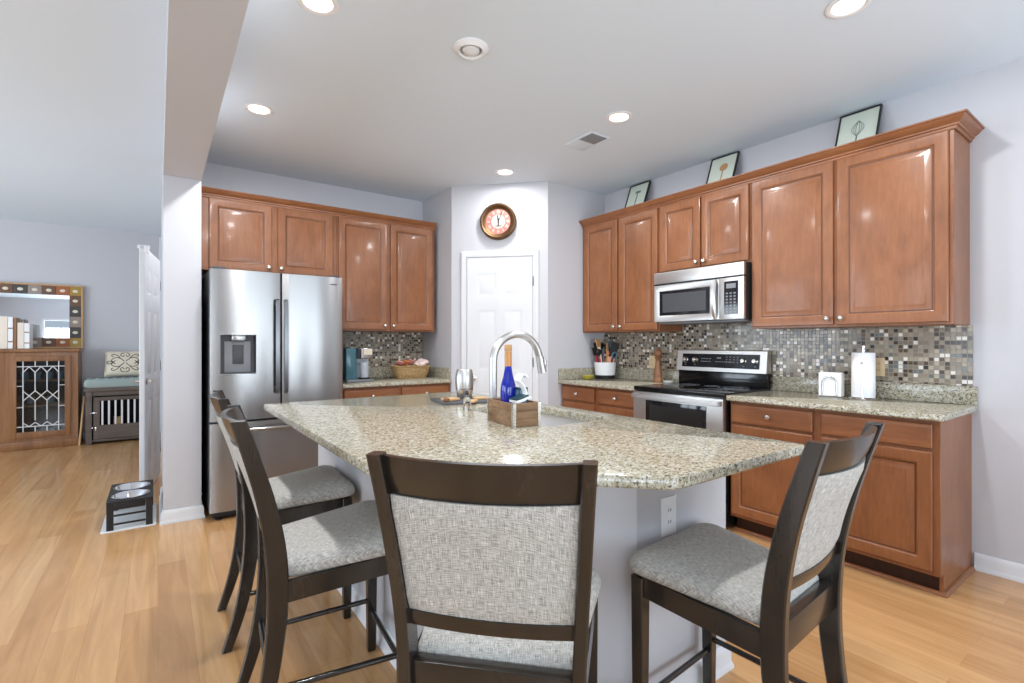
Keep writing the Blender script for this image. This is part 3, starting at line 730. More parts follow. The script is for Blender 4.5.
# ------------------------------------------------------------------ range
rg = thing('electric_range', 'stainless and black freestanding electric range between the granite counters', 'range', (XR, 2.590, 0), -90)
RW = 0.764; RF = -0.645
MB().box(0.003, RF + 0.03, 0.03, RW - 0.003, -0.03, 0.893, 0.003).build('body', mt['black'], rg)
ck = MB().box(0.0, RF - 0.005, 0.893, RW, -0.03, 0.924, 0.006, 3).build('cooktop', mt['black'], rg)
for (x, y, r) in ((0.19, -0.46, 0.105), (0.19, -0.20, 0.08), (0.57, -0.46, 0.09), (0.57, -0.20, 0.105), (0.38, -0.18, 0.055)):
    m = MB()
    for q in (r, r * 0.62): m.lathe([(q - 0.002, 0.9242), (q + 0.002, 0.9242), (q + 0.002, 0.9246), (q - 0.002, 0.9246), (q - 0.002, 0.9242)], x, y, cap=False, n=40)
    m.build('burner_ring', mt['mgrey'], ck)
od = MB().box(0.004, RF - 0.012, 0.20, RW - 0.004, RF + 0.029, 0.885, 0.004).build('oven_door', mt['steel2'], rg)
MB().box(0.125, RF - 0.0145, 0.30, RW - 0.125, RF - 0.0122, 0.825, 0.001).build('oven_window', mt['blkglass'], od)
MB().box(0.16, RF - 0.0152, 0.40, RW - 0.16, RF - 0.0146, 0.79).build('window_screen', mt['blackmat'], od)
m = MB()
m.loft([[(x, yy - 0.011, 0.842), (x, yy + 0.004, 0.838), (x, yy + 0.006, 0.868), (x, yy - 0.009, 0.872)] for x, yy in ((0.008, RF - 0.015), (0.02, RF - 0.045), (0.06, RF - 0.05), (RW - 0.06, RF - 0.05), (RW - 0.02, RF - 0.045), (RW - 0.008, RF - 0.015))])
m.build('handle', mt['steel2'], od)
MB().box(0.004, RF - 0.008, 0.05, RW - 0.004, RF + 0.029, 0.19, 0.004).build('storage_drawer', mt['steel2'], rg)
bg = MB().box(0.004, -0.075, 0.924, RW - 0.004, -0.028, 1.035, 0.003).build('backguard', mt['black'], rg)
cp = MB()
cp.loft([[(x, -0.100, 1.034), (x, -0.028, 1.034), (x, -0.028, 1.200), (x, -0.045, 1.206), (x, -0.078, 1.198)] for x in (0.0, 0.004, RW - 0.004, RW)])
cp = cp.build('control_panel', mt['steel2'], bg)
TL = math.atan2(0.022, 0.164)
def CPM(x, z, out=0.0):   # frame on the tilted panel face: local z along the slope, -y out of the face
    return Matrix.Translation((x, -0.100 + (z - 1.034) * 0.134, z)) @ Matrix.Rotation(-TL, 4, 'X') @ Matrix.Translation((0, -out, 0))
MB().box(-0.33, -0.0015, -0.055, 0.33, 0.002, 0.055, 0.0005, 1, M=CPM(RW / 2, 1.118, 0.0)).build('control_glass', mt['blkglass'], cp)
for x in (0.085, 0.175, RW - 0.175, RW - 0.085):
    MB().lathe([(0, 0), (0.024, 0), (0.0245, 0.006), (0.019, 0.010), (0.0175, 0.024), (0.014, 0.028), (0, 0.0285)], n=24, M=CPM(x, 1.122, 0.0016) @ Matrix.Rotation(R(90), 4, 'X')).build('knob', mt['nickel'], cp)
m = MB()
for r_, (z, x0, n) in enumerate(((1.134, 0.235, 5), (1.112, 0.235, 5), (1.112, 0.36, 8))):
    for i in range(n): m.box(-0.006, -0.0006, -0.003, 0.006, 0.0002, 0.003, M=CPM(x0 + i * 0.0185, z, 0.0016))
m.box(-0.018, -0.0006, -0.006, 0.018, 0.0002, 0.006, M=CPM(0.385, 1.142, 0.0016))
for i in range(4):
    for j in range(3): m.box(-0.005, -0.0006, -0.003, 0.005, 0.0002, 0.003, M=CPM(0.45 + i * 0.03, 1.150 - j * 0.02, 0.0016))
for x in (0.085, 0.175, RW - 0.175, RW - 0.085): m.box(-0.008, -0.0006, -0.002, 0.008, 0.0002, 0.002, M=CPM(x, 1.082, 0.0016))
m.build('control_marks', mt['mgrey'], cp)

# ------------------------------------------------------------------ microwave
mw = thing('microwave', 'stainless over-the-range microwave under the short wall cabinet', 'microwave', (XR, 2.588, 1.415), -90)
MW, MD, MH = 0.762, 0.372, 0.413
MB().box(0.0, -MD, 0.012, MW, -0.011, MH, 0.003).build('body', mt['blackmat'], mw)
MB().box(0.02, -MD + 0.005, 0.0, MW - 0.02, -0.03, 0.0118, 0.002).build('base_plate', mt['mgrey'], mw)
MB().box(0.0, -MD - 0.030, 0.322, MW, -MD - 0.0005, MH, 0.004).build('vent_panel', mt['steel2'], mw)
MB().box(0.0, -MD - 0.0298, 0.3125, MW, -MD - 0.0006, 0.3215, 0.001).build('vent_slot', mt['blackmat'], mw)
dd = MB().panel(0.0, 0.014, 0.575, 0.312, 0.030, [(0.045, 0.058, 0.505, 0.268)], [(0.004, 0.003), (0.006, 0.004)], y=-MD - 0.0005).build('door', mt['steel2'], mw)
MB().box(0.052, -MD - 0.0274, 0.065, 0.498, -MD - 0.0262, 0.261).build('window_pane', mt['blkglass'], dd)
MB().box(0.082, -MD - 0.0280, 0.090, 0.468, -MD - 0.0275, 0.238).build('window_screen', mt['dgrey'], dd)
m = MB(); yh = -MD - 0.031
m.loft([[(0.545 - wd, yh - o_ + 0.006, z), (0.545 - wd * 0.6, yh - o_ - 0.006, z), (0.545 + wd * 0.6, yh - o_ - 0.006, z), (0.545 + wd, yh - o_ + 0.006, z)] for z, o_, wd in ((0.020, 0.004, 0.012), (0.05, 0.018, 0.016), (0.11, 0.034, 0.019), (0.165, 0.039, 0.020), (0.22, 0.034, 0.019), (0.28, 0.018, 0.016), (0.308, 0.004, 0.012))])
m.build('handle', mt['steel2'], dd)
kp = MB().box(0.577, -MD - 0.030, 0.014, MW, -MD - 0.0005, 0.312, 0.003).build('control_panel', mt['steel2'], mw)
MB().box(0.615, -MD - 0.0316, 0.05, 0.72, -MD - 0.0303, 0.285, 0.0005, 1).build('keypad_glass', mt['blkglass'], kp)
m = MB()
for i in range(3):
    for j in range(7): m.box(0.629 + i * 0.029, -MD - 0.0323, 0.062 + j * 0.022, 0.645 + i * 0.029, -MD - 0.0317, 0.073 + j * 0.022)
m.box(0.632, -MD - 0.0323, 0.235, 0.703, -MD - 0.0317, 0.268)
m.build('keypad_buttons', mt['mgrey'], kp)

# ------------------------------------------------------------------ counter-height chairs
def rrect(cx, cy, hx, hy, z, r=0.005):
    return [(cx + a, cy + b, z) for a, b in ((-hx + r, -hy), (hx - r, -hy), (hx, -hy + r), (hx, hy - r), (hx - r, hy), (-hx + r, hy), (-hx, hy - r), (-hx, -hy + r))]
POST = [(0.001, -0.289, 0.036, 0.188), (0.12, -0.250, 0.043, 0.187), (0.25, -0.220, 0.050, 0.187), (0.40, -0.201, 0.056, 0.188), (0.53, -0.197, 0.060, 0.190), (0.66, -0.206, 0.058, 0.195), (0.80, -0.233, 0.052, 0.203), (0.93, -0.270, 0.046, 0.210), (1.035, -0.304, 0.040, 0.216)]
PP = catmull(POST, 4)
def post_at(z):
    for a, b in zip(PP, PP[1:]):
        if a[0] <= z <= b[0]:
            k = (z - a[0]) / (b[0] - a[0]); return [p + (q - p) * k for p, q in zip(a, b)]
    return PP[-1]
def bar(m, z0, z1, bow, thick, y_off=0.0, nz=3, nx=14, gap=0.0145, e=0.003):
    """curved cross rail or panel between the posts"""
    secs = []
    for i in range(nx + 1):
        u = -1 + 2 * i / nx; row = []
        front, back = [], []
        for k in range(nz + 1):
            z = z0 + (z1 - z0) * k / nz; _, y, _, px = post_at(z); x = u * (px - gap); yb_ = y + y_off - (0.014 + max(0.0, z - 0.63) / 0.4 * 0.028) * (1 - u * u)
            ez = e if k in (0, nz) else 0
            front.append((x, yb_ + thick / 2 - ez, z)); back.append((x, yb_ - thick / 2 + ez, z))
        secs.append(front + back[::-1])
    m.loft(secs); return m
def make_chair(label):
    t = thing('bar_chair', label, 'chair', (0, 0, 0), 0, 'chairs around the island')
    for s in (-1, 1):
        MB().loft([rrect(s * px, y, 0.0145, d / 2, z, 0.004) for z, y, d, px in PP]).build('back_post', mt['chair'], t)
    for s in (-1, 1):
        MB().loft([rrect(s * x, y, h, h, z, 0.003) for z, y, h, x in ((0.001, 0.188, 0.0145, 0.203), (0.012, 0.188, 0.0165, 0.203), (0.30, 0.188, 0.0195, 0.203), (0.550, 0.188, 0.021, 0.203))]).build('leg', mt['chair'], t)
    m = MB(); bar(m, 0.946, 1.031, 0.036, 0.022, 0.006); m.build('top_rail', mt['chair'], t)
    m = MB(); bar(m, 0.641, 0.675, 0.030, 0.026, 0.0, 2); m.build('lower_rail', mt['chair'], t)
    m = MB(); bar(m, 0.6755, 0.9455, 0.034, 0.030, 0.002, 10, 16, 0.016, 0.006); m.build('back_panel', mt['linen'], t)
    m = MB().box(-0.176, -0.212, 0.478, 0.176, -0.178, 0.558, 0.004)
    m.box(-0.183, 0.178, 0.494, 0.183, 0.200, 0.557, 0.003)
    for s in (-1, 1): m.loft([[(s * (x - 0.011), y, 0.472 + dz_), (s * (x + 0.011), y, 0.472 + dz_), (s * (x + 0.011), y, 0.534 + dz_), (s * (x - 0.011), y, 0.534 + dz_)] for x, y, dz_ in ((0.190, -0.170, 0.0), (0.206, 0.168, 0.022))])
    m.build('seat_frame', mt['chair'], t)
    out = round_poly([(-0.180, -0.176), (0.180, -0.176), (0.241, 0.229), (-0.241, 0.229)], [0.012, 0.012, 0.045, 0.045], 6)
    secs = []
    for ins, z in ((0.012, 0.5345), (0.002, 0.541), (0.0, 0.552), (0.002, 0.566), (0.008, 0.579), (0.018, 0.588), (0.036, 0.596), (0.065, 0.602), (0.10, 0.605)):
        kx, ky = 1 - ins / 0.205, 1 - ins / 0.187
        secs.append([(x * kx, 0.023 + (y - 0.023) * ky, z + 0.024 * (y + 0.15) / 0.35) for x, y in out])
    MB().loft(secs).build('seat_cushion', mt['linen'], t, sharp=60)
    def st(p, q): MB().tube([p, q], 0.0095, 12).build('stretcher', mt['chair'], t)
    _, yb1, _, px1 = post_at(0.21); _, yb2, _, px2 = post_at(0.25)
    for s in (-1, 1): st((s * px1, yb1 + 0.018, 0.212), (s * 0.203, 0.171, 0.205))
    st((-px2 + 0.014, yb2, 0.25), (px2 - 0.014, yb2, 0.25))
    st((-0.186, 0.188, 0.165), (0.186, 0.188, 0.165))
    return t
ch = make_chair('dark wood bar chair with grey linen seat, nearest of the two left of the island')
ch.location = (0.506, 1.791, 0); ch.rotation_euler = (0, 0, R(-95.0))
dup(ch, (0.524, 2.486, 0), -92.4, 'dark wood bar chair with grey linen seat, closer to the fridge')
dup(ch, (0.730, 1.029, 0), -46.4, 'dark wood bar chair seen from behind at the clipped island corner')
dup(ch, (1.412, 0.816, 0), 3.6, 'dark wood bar chair beside the island outlet, seat half shaded')

# ------------------------------------------------------------------ faucet and things on the island
fa = thing('faucet', 'brushed steel gooseneck faucet rising behind the wooden box', 'faucet', (1.278, 1.925, 0.914))
MB().lathe([(0, 0.0002), (0.030, 0.0002), (0.030, 0.004), (0.026, 0.008), (0.0245, 0.06), (0.022, 0.085), (0.0, 0.086)]).build('faucet_base', mt['steel2'], fa)
arc = [(0, 0, 0.08), (0, 0, 0.26)] + [(0.139 - 0.139 * math.cos(R(a)), 0, 0.26 + 0.128 * math.sin(R(a))) for a in range(12, 169, 12)] + [(0.2800, 0, 0.275)]
MB().tube(arc, 0.0180, 16).build('spout', mt['steel2'], fa)
MB().tube([(0.2798, 0, 0.279), (0.2865, 0, 0.245), (0.298, 0, 0.197)], [0.0195, 0.0205, 0.0225], 16).box(0.306, -0.010, 0.225, 0.320, 0.010, 0.262, 0.004).build('spray_head', mt['steel2'], fa)
MB().tube([(0.02, -0.0, 0.055), (0.038, -0.004, 0.06), (0.05, -0.006, 0.095)], [0.011, 0.010, 0.006], 12).build('lever', mt['steel2'], fa)

bx = thing('wooden_box', 'rustic brown wooden box with metal corner straps beside the sink', 'box', (1.174, 1.622, 0.9142), -6)
BW, BL, BH = 0.133, 0.232, 0.098
m = MB().box(0.008, 0.008, 0.0, BW - 0.008, BL - 0.008, 0.008)
for (a, b, c_, d) in ((0, 0, BW, 0.009), (0, BL - 0.009, BW, BL), (0, 0.0092, 0.009, BL - 0.0092), (BW - 0.009, 0.0092, BW, BL - 0.0092)):
    for k in range(3): m.box(a, b, 0.0005 + k * 0.0325, c_, d, 0.0320 + k * 0.0325, 0.0012, 1)
m.build('planks', mt['crate'], bx)
for (x, y) in ((0, 0), (BW, 0), (0, BL), (BW, BL)):
    sx, sy = (1 if x == 0 else -1), (1 if y == 0 else -1)
    MB().box(min(x - sx * 0.0015, x + sx * 0.013), y - sy * 0.0015, 0.001, max(x - sx * 0.0015, x + sx * 0.013), y, 0.0985).box(x - sx * 0.0015, min(y, y + sy * 0.013), 0.001, x, max(y, y + sy * 0.013), 0.0985).build('corner_strap', mt['nickel'], bx)
bt_ = thing('glass_bottle', 'cobalt blue bottle with tan neck standing in the wooden box', 'bottle', (1.247, 1.760, 0.9227))
MB().lathe([(0, 0.0), (0.030, 0.0), (0.034, 0.004), (0.0345, 0.13), (0.032, 0.155), (0.022, 0.19), (0.0165, 0.22), (0.0148, 0.235), (0, 0.236)]).build('bottle_body', mt['blueglass'], bt_)
MB().lathe([(0, 0.2362), (0.0158, 0.236), (0.0158, 0.28), (0.0150, 0.301), (0, 0.302)]).build('foil_neck', mt['gold'], bt_)
MB().lathe([(0, 0.3022), (0.0165, 0.3022), (0.017, 0.309), (0.0165, 0.326), (0.014, 0.330), (0, 0.330)]).build('stopper', mt['cork'], bt_)
# white dish cloth that stands folded in the box, with a teal hem
cl = thing('dish_cloth', 'white folded dish cloth with teal hem tucked in the wooden box', 'cloth', (1.235, 1.664, 0.9227), -6)
def ribbon(pts, w0, t=0.006):
    P_ = catmull(pts, 6); secs = []
    for i, (x, z, w_) in enumerate(P_):
        a = P_[max(i - 1, 0)]; b = P_[min(i + 1, len(P_) - 1)]; d = Vector((b[0] - a[0], b[1] - a[1])).normalized(); nx, nz = -d.y * t / 2, d.x * t / 2
        secs.append([(x + nx, -w_, z + nz), (x + nx, w_, z + nz), (x - nx, w_, z - nz), (x - nx, -w_, z - nz)])
    return secs
MB().loft(ribbon([(-0.035, 0.0, 0.024), (-0.03, 0.05, 0.026), (-0.012, 0.088, 0.026), (0.018, 0.098, 0.022), (0.03, 0.125, 0.016), (0.012, 0.160, 0.018), (-0.008, 0.182, 0.022), (0.012, 0.205, 0.02), (0.034, 0.192, 0.018)], 0.03)).build('fold', mt['paper'], cl)
MB().loft(ribbon([(-0.03, 0.092, 0.03), (-0.005, 0.098, 0.032), (0.03, 0.108, 0.03), (0.052, 0.104, 0.022)], 0.03, 0.010)).build('cuff', mt['paper'], cl)
MB().loft(ribbon([(-0.03, 0.101, 0.030), (-0.005, 0.107, 0.032), (0.03, 0.117, 0.03)], 0.03, 0.006)).build('hem', mt['teal'], cl)
jr = thing('glass_jar', 'small square glass jar with dark teal rim in the wooden box', 'jar', (1.284, 1.716, 0.9227), -6)
MB().prism(round_poly(rect(-0.020, -0.020, 0.020, 0.020), 0.005), 0.0, 0.135, b=0.003).build('jar_body', mt['bluegrey'], jr)
m = MB().box(-0.022, -0.022, 0.1355, 0.022, 0.022, 0.145, 0.002)
for sx in (-1, 1):
    for sy in (-1, 1): m.box(sx * 0.0205 - 0.0016, sy * 0.0205 - 0.0016, 0.02, sx * 0.0205 + 0.0016, sy * 0.0205 + 0.0016, 0.136)
m.build('jar_rim', mt['teal'], jr)

# slate board with wooden blocks, tumbler and small bottle
def on_ray(px, d):   # a point on the island top seen under the image column px at depth d
    a = math.radians(YAW); r = (px - 512) / F_PX * d
    return (r * math.cos(a) + d * math.sin(a), -r * math.sin(a) + d * math.cos(a))
sx_, sy_ = on_ray(461, 2.93)
o = MB().prism(round_poly(rect(-0.15, -0.15, 0.15, 0.15), 0.01), 0.0, 0.008, b=0.002).build('slate_board', mt['slate'])
tag(o, 'dark slate serving board lying on the island behind the wooden box', 'board', None, (sx_, sy_, 0.9142), -12)
tb = thing('steel_tumbler', 'barrel-shaped stainless tumbler standing on the slate board', 'tumbler', (*on_ray(464.5, 3.01), 0.9225)); tb.scale = (1.0, 1.0, 1.16)
MB().lathe([(0, 0.0), (0.042, 0.0), (0.045, 0.004), (0.053, 0.05), (0.0565, 0.085), (0.055, 0.115), (0.048, 0.148), (0.045, 0.152), (0.043, 0.148), (0.050, 0.112), (0.050, 0.08), (0.044, 0.02), (0, 0.02)], n=36).build('tumbler_body', mt['steel2'], tb)
MB().lathe([(0.0525, 0.049), (0.0538, 0.049), (0.0538, 0.054), (0.0525, 0.054)], cap=False, n=36).build('tumbler_band', mt['steel_dark'], tb)
def coaster(px, d, rz, label, tilt=0, w=0.05, z=0.9226, h=0.013):
    o = MB().prism(round_poly(rect(-w, -w * 0.8, w, w * 0.8), 0.012), 0.0, h, b=0.003).build('wooden_coaster', mt['lightwood'])
    x, y = on_ray(px, d); tag(o, label, 'coaster', None, (x, y, z), rz); return o
coaster(450.5, 2.90, 12, 'pale wooden coaster lying left of the steel tumbler', w=0.048)
coaster(470.5, 2.80, 40, 'pale wooden coaster lying in front of the steel tumbler', w=0.042)
coaster(480.0, 2.96, -20, 'pale wooden coaster lying right of the steel tumbler', w=0.04)
o = MB().lathe([(0, 0), (0.012, 0), (0.017, 0.006), (0.018, 0.016), (0.013, 0.024), (0, 0.026)], n=20).build('wooden_knob_lid', mt['mill'])
tag(o, 'small dark wooden lid at the near corner of the slate board', 'lid', None, (*on_ray(446.5, 2.815), 0.9225))
sb = thing('soap_bottle', 'small clear glass bottle with dark stopper in front of the slate board', 'bottle', (*on_ray(467, 2.53), 0.9142))
MB().lathe([(0, 0), (0.017, 0), (0.0195, 0.004), (0.0195, 0.05), (0.016, 0.064), (0.0085, 0.072), (0.0085, 0.078), (0, 0.078)], n=24).build('bottle_body', mt['glass'], sb)
MB().lathe([(0, 0.0782), (0.0095, 0.0782), (0.0105, 0.084), (0.008, 0.096), (0.005, 0.1), (0, 0.1)], n=18).build('stopper', mt['hand'], sb)

# ------------------------------------------------------------------ things on the wall counters
ph = thing('paper_towel_holder', 'white paper towel roll on a chrome holder', 'paper towel', (3.565, 1.205, 0.9142), -90)
MB().lathe([(0, 0), (0.078, 0), (0.079, 0.004), (0.076, 0.008), (0, 0.009)], n=36).build('holder_base', mt['chrome'], ph)
MB().lathe([(0.02, 0.010), (0.060, 0.010), (0.0615, 0.013), (0.0615, 0.283), (0.060, 0.286), (0.02, 0.286)], n=40).build('towel_roll', mt['paper'], ph)
MB().lathe([(0.0, 0.009), (0.006, 0.009), (0.006, 0.318), (0.012, 0.320), (0.013, 0.330), (0.009, 0.337), (0, 0.338)], n=18).build('post', mt['chrome'], ph)
MB().tube([(0.02, -0.072, 0.006), (0.018, -0.070, 0.06), (0.012, -0.0685, 0.20), (0.012, -0.0665, 0.222)], [0.006, 0.004, 0.003, 0.003], 10).lathe([(0, -0.008), (0.007, -0.005), (0.009, 0), (0.007, 0.005), (0, 0.008)], 0.012, -0.0685, 0.226, n=14).build('tension_arm', mt['chrome'], ph)
nh = thing('napkin_holder', 'chrome napkin holder filled with white napkins', 'napkin holder', (3.575, 1.385, 0.9142), -90)
MB().box(-0.075, -0.045, 0.0, 0.075, 0.045, 0.006, 0.003).build('holder_base', mt['chrome'], nh)
m = MB()
for k in range(6): m.loft([[(-0.066 + k * 0.001, -0.032 + k * 0.0105, z), (0.066 - k * 0.001, -0.032 + k * 0.0105, z), (0.066 - k * 0.001, -0.0225 + k * 0.0105, z), (-0.066 + k * 0.001, -0.0225 + k * 0.0105, z)] for z in (0.0065, 0.155 - 0.002 * abs(k - 2))])
m.build('napkins', mt['paper'], nh)
for y in (-0.041, 0.041):
    MB().tube([(-0.042, y, 0.005)] + [(-0.042 * math.cos(R(a)), y, 0.085 + 0.045 * math.sin(R(a))) for a in range(0, 181, 15)] + [(0.042, y, 0.005)], 0.0045, 10).build('wire_hoop', mt['chrome'], nh)
# utensil crock and every utensil standing in it
UC = (3.548, 3.368)
uc = thing('utensil_crock', 'white ribbed utensil crock with dark base on the corner counter', 'crock', (*UC, 0.9142))
m = MB(); n = 48; secs = []
def rib(j): return 1.0 + (0.018 if j % 2 else 0)
for r, z in ((0.094, 0.036), (0.104, 0.155), (0.1045, 0.160), (0.098, 0.160), (0.090, 0.04)):
    secs.append([(r * rib(j) * math.cos(2 * math.pi * j / n), r * rib(j) * math.sin(2 * math.pi * j / n), z) for j in range(n)])
m.loft(secs); m.build('crock_body', mt['cupwhite'], uc)
MB().lathe([(0, 0.0), (0.090, 0.0), (0.094, 0.004), (0.0965, 0.0355), (0, 0.0355)], n=40).build('crock_base', mt['blackmat'], uc)
def utensil(name, label, dx, dy, lean_x, lean_y, L, parts):
    """stick from inside the crock; parts = function(MB list) drawn along local z from 0"""
    t = thing(name, label, 'utensil', (UC[0] + dx * 1.35, UC[1] + dy * 1.35, 0.9142 + 0.042), 0, 'utensils in the white crock')
    rot = Vector((0, 0, 1)).rotation_difference(Vector((lean_x, lean_y, 1)).normalized())
    t.rotation_euler = rot.to_euler()
    t.scale = (1.22, 1.22, 1.14)
    for nm_, mat_, mb in parts(L): mb.build(nm_, mat_, t)
    return t
def spatula(hm, bm_, w=0.035, bl=0.085):
    return lambda L: [('handle', mt[hm], MB().tube([(0, 0, 0.0), (0, 0, L * 0.5), (0, 0, L - bl + 0.005)], [0.008, 0.0075, 0.005], 10)),
                      ('blade', mt[bm_], MB().loft([[(-w * s_, -0.003, z), (w * s_, -0.003, z), (w * s_, 0.003, z), (-w * s_, 0.003, z)] for z, s_ in ((L - bl, 0.35), (L - bl * 0.8, 0.8), (L - 0.01, 1.0), (L, 0.85))]))]
def spoon(hm, bm_, w=0.028):
    return lambda L: [('handle', mt[hm], MB().tube([(0, 0, 0.0), (0, 0, L * 0.6), (0, 0, L - 0.06)], [0.0075, 0.0065, 0.005], 10)),
                      ('bowl', mt[bm_], MB().loft([[(w * s_ * math.cos(2 * math.pi * k / 12), 0.010 * s_ * math.sin(2 * math.pi * k / 12) + 0.006 * (1 - s_), z) for k in range(12)] for z, s_ in ((L - 0.064, 0.2), (L - 0.05, 0.65), (L - 0.03, 1.0), (L - 0.012, 0.85), (L, 0.3))]))]
def ring_head(hm, bm_, r=0.03):
    return lambda L: [('handle', mt[hm], MB().tube([(0, 0, 0.0), (0, 0, L * 0.55), (0, 0, L - 2 * r)], [0.009, 0.008, 0.006], 10)),
                      ('ring', mt[bm_], MB().tube([(r * math.sin(2 * math.pi * k / 18), 0, L - r - r * math.cos(2 * math.pi * k / 18)) for k in range(18)], 0.006, 8, True))]
# world axes here: image-left is roughly (-.81,+.58)
IL = (-0.81, 0.585)
def lean(a, b=0.0): return (IL[0] * a + 0.585 * b, IL[1] * a + 0.81 * b)
utensil('spatula', 'black spatula with red handle, leaning furthest left in the white crock', *lean(0.040), *lean(0.20), 0.235, spatula('red', 'blackmat', 0.026, 0.075))
utensil('slotted_turner', 'black turner leaning left behind the red-handled spatula', *lean(0.024, 0.025), *lean(0.19, 0.04), 0.275, spatula('dgrey', 'blackmat', 0.018, 0.07))
utensil('pastry_brush', 'pale wooden brush, tallest utensil in the white crock', *lean(0.020, 0.0), *lean(0.13), 0.305, lambda L: [
    ('handle', mt['cream'], MB().tube([(0, 0, 0), (0, 0, 0.12), (0, 0, L - 0.09), (0, 0, L - 0.07)], [0.009, 0.012, 0.014, 0.013], 12)),
    ('bristles', mt['cork'], MB().loft([[(a * s_, b * 0.6, z) for a, b in ((-0.022, -0.012), (0.022, -0.012), (0.022, 0.012), (-0.022, 0.012))] for z, s_ in ((L - 0.0695, 0.7), (L - 0.03, 1.0), (L, 1.05))]))])
utensil('cooking_spoon', 'black cooking spoon with dark red handle in the white crock', *lean(0.03, -0.03), *lean(0.13, -0.05), 0.22, spoon('red', 'blackmat'))
utensil('wooden_spoon', 'orange wooden spoon standing upright in the white crock', *lean(-0.012, -0.02), *lean(-0.02, -0.03), 0.205, spoon('orange', 'orange', 0.015))
utensil('wooden_spatula', 'slim pale wooden stick leaning right in the white crock', *lean(-0.006, 0.012), *lean(-0.06, 0.03), 0.27, spatula('lightwood', 'lightwood', 0.009, 0.10))
utensil('ladle', 'black ladle standing at the back of the white crock', *lean(0.012, 0.048), *lean(0.02, 0.07), 0.275, spoon('blackmat', 'blackmat', 0.036))
utensil('potato_masher', 'blue-grey ring-headed masher at the back of the white crock', *lean(-0.030, 0.045), *lean(-0.10, 0.07), 0.29, ring_head('blackmat', 'bluegrey', 0.028))
utensil('pizza_turner', 'broad dark grey turner leaning furthest right in the white crock', *lean(-0.028, 0.0), *lean(-0.20, -0.01), 0.275, spatula('dgrey', 'dgrey', 0.045, 0.13))
utensil('kitchen_scissors', 'grey-looped scissors with peach handles in the white crock', *lean(-0.042, -0.022), *lean(-0.15, -0.03), 0.19, ring_head('peach', 'bluegrey', 0.027))
utensil('silicone_scraper', 'green and peach scraper at the right rim of the white crock', *lean(-0.012, -0.050), *lean(-0.08, -0.09), 0.155, spatula('green', 'peach', 0.018, 0.075))
pm = thing('pepper_mill', 'turned wooden pepper mill standing beside the range', 'pepper mill', (3.575, 2.762, 0.9142)); pm.scale = (1.32, 1.32, 1.0)
MB().lathe([(0, 0), (0.031, 0), (0.032, 0.004), (0.032, 0.03), (0.028, 0.036), (0.0265, 0.046), (0.029, 0.06), (0.026, 0.10), (0.0185, 0.15), (0.0155, 0.185), (0.0165, 0.205), (0.022, 0.216), (0.023, 0.224), (0, 0.225)], n=28).build('mill_body', mt['mill'], pm)
MB().lathe([(0, 0.2255), (0.017, 0.2255), (0.024, 0.236), (0.0275, 0.254), (0.026, 0.272), (0.019, 0.287), (0.007, 0.293), (0.0085, 0.300), (0.0055, 0.308), (0, 0.309)], n=28).build('mill_head', mt['mill'], pm)
o = MB().lathe([(0, 0), (0.024, 0), (0.034, 0.006), (0.044, 0.016), (0.045, 0.0185), (0.042, 0.0185), (0.032, 0.009), (0, 0.006)], n=28).build('spoon_dish', mt['cupwhite'])
tag(o, 'small white dish on the counter between pepper mill and range', 'dish', None, (3.575, 2.655, 0.9142))
yd = thing('glass_dish', 'shallow olive-yellow glass dish left of the utensil crock', 'dish', (3.345, 3.40, 0.9142))
MB().lathe([(0, 0), (0.04, 0), (0.055, 0.012), (0.062, 0.035), (0.0605, 0.036), (0.053, 0.014), (0.036, 0.005), (0, 0.005)], n=32).build('dish_bowl', mt['olive'], yd)
# coffee maker
cf = thing('coffee_maker', 'silver and dark single-cup coffee maker beside the fridge', 'coffee maker', (1.468, 4.43, 0.9142), 0)
MB().box(-0.125, -0.10, 0.0, 0.115, 0.13, 0.022, 0.006).build('base', mt['mgrey'], cf)
MB().box(-0.122, -0.06, 0.0225, -0.028, 0.125, 0.300, 0.008).build('water_tank', mt['tank'], cf)
MB().box(-0.0275, 0.03, 0.0225, 0.112, 0.128, 0.30, 0.008).build('column', mt['silver'], cf)
hd = MB().box(-0.0275, -0.09, 0.205, 0.112, 0.0295, 0.302, 0.010, 3).build('brew_head', mt['steel'], cf)
MB().box(-0.0285, -0.0925, 0.21, 0.004, -0.0905, 0.295, 0.0005).build('side_strip', mt['blackmat'], hd)
MB().box(0.02, -0.096, 0.24, 0.10, -0.0905, 0.29, 0.002).build('front_badge', mt['cream'], hd)
MB().lathe([(0, 0.0), (0.05, 0.0), (0.05, 0.012), (0, 0.013)], 0.042, -0.04, 0.0225).build('drip_tray', mt['blackmat'], cf)
o = MB().lathe([(0, 0), (0.032, 0), (0.034, 0.004), (0.038, 0.135), (0.036, 0.137), (0.032, 0.01), (0, 0.008)], n=28).build('travel_cup', mt['silver'])
tag(o, 'steel cup standing under the coffee maker spout', 'cup', None, (1.508, 4.385, 0.9142 + 0.0362))
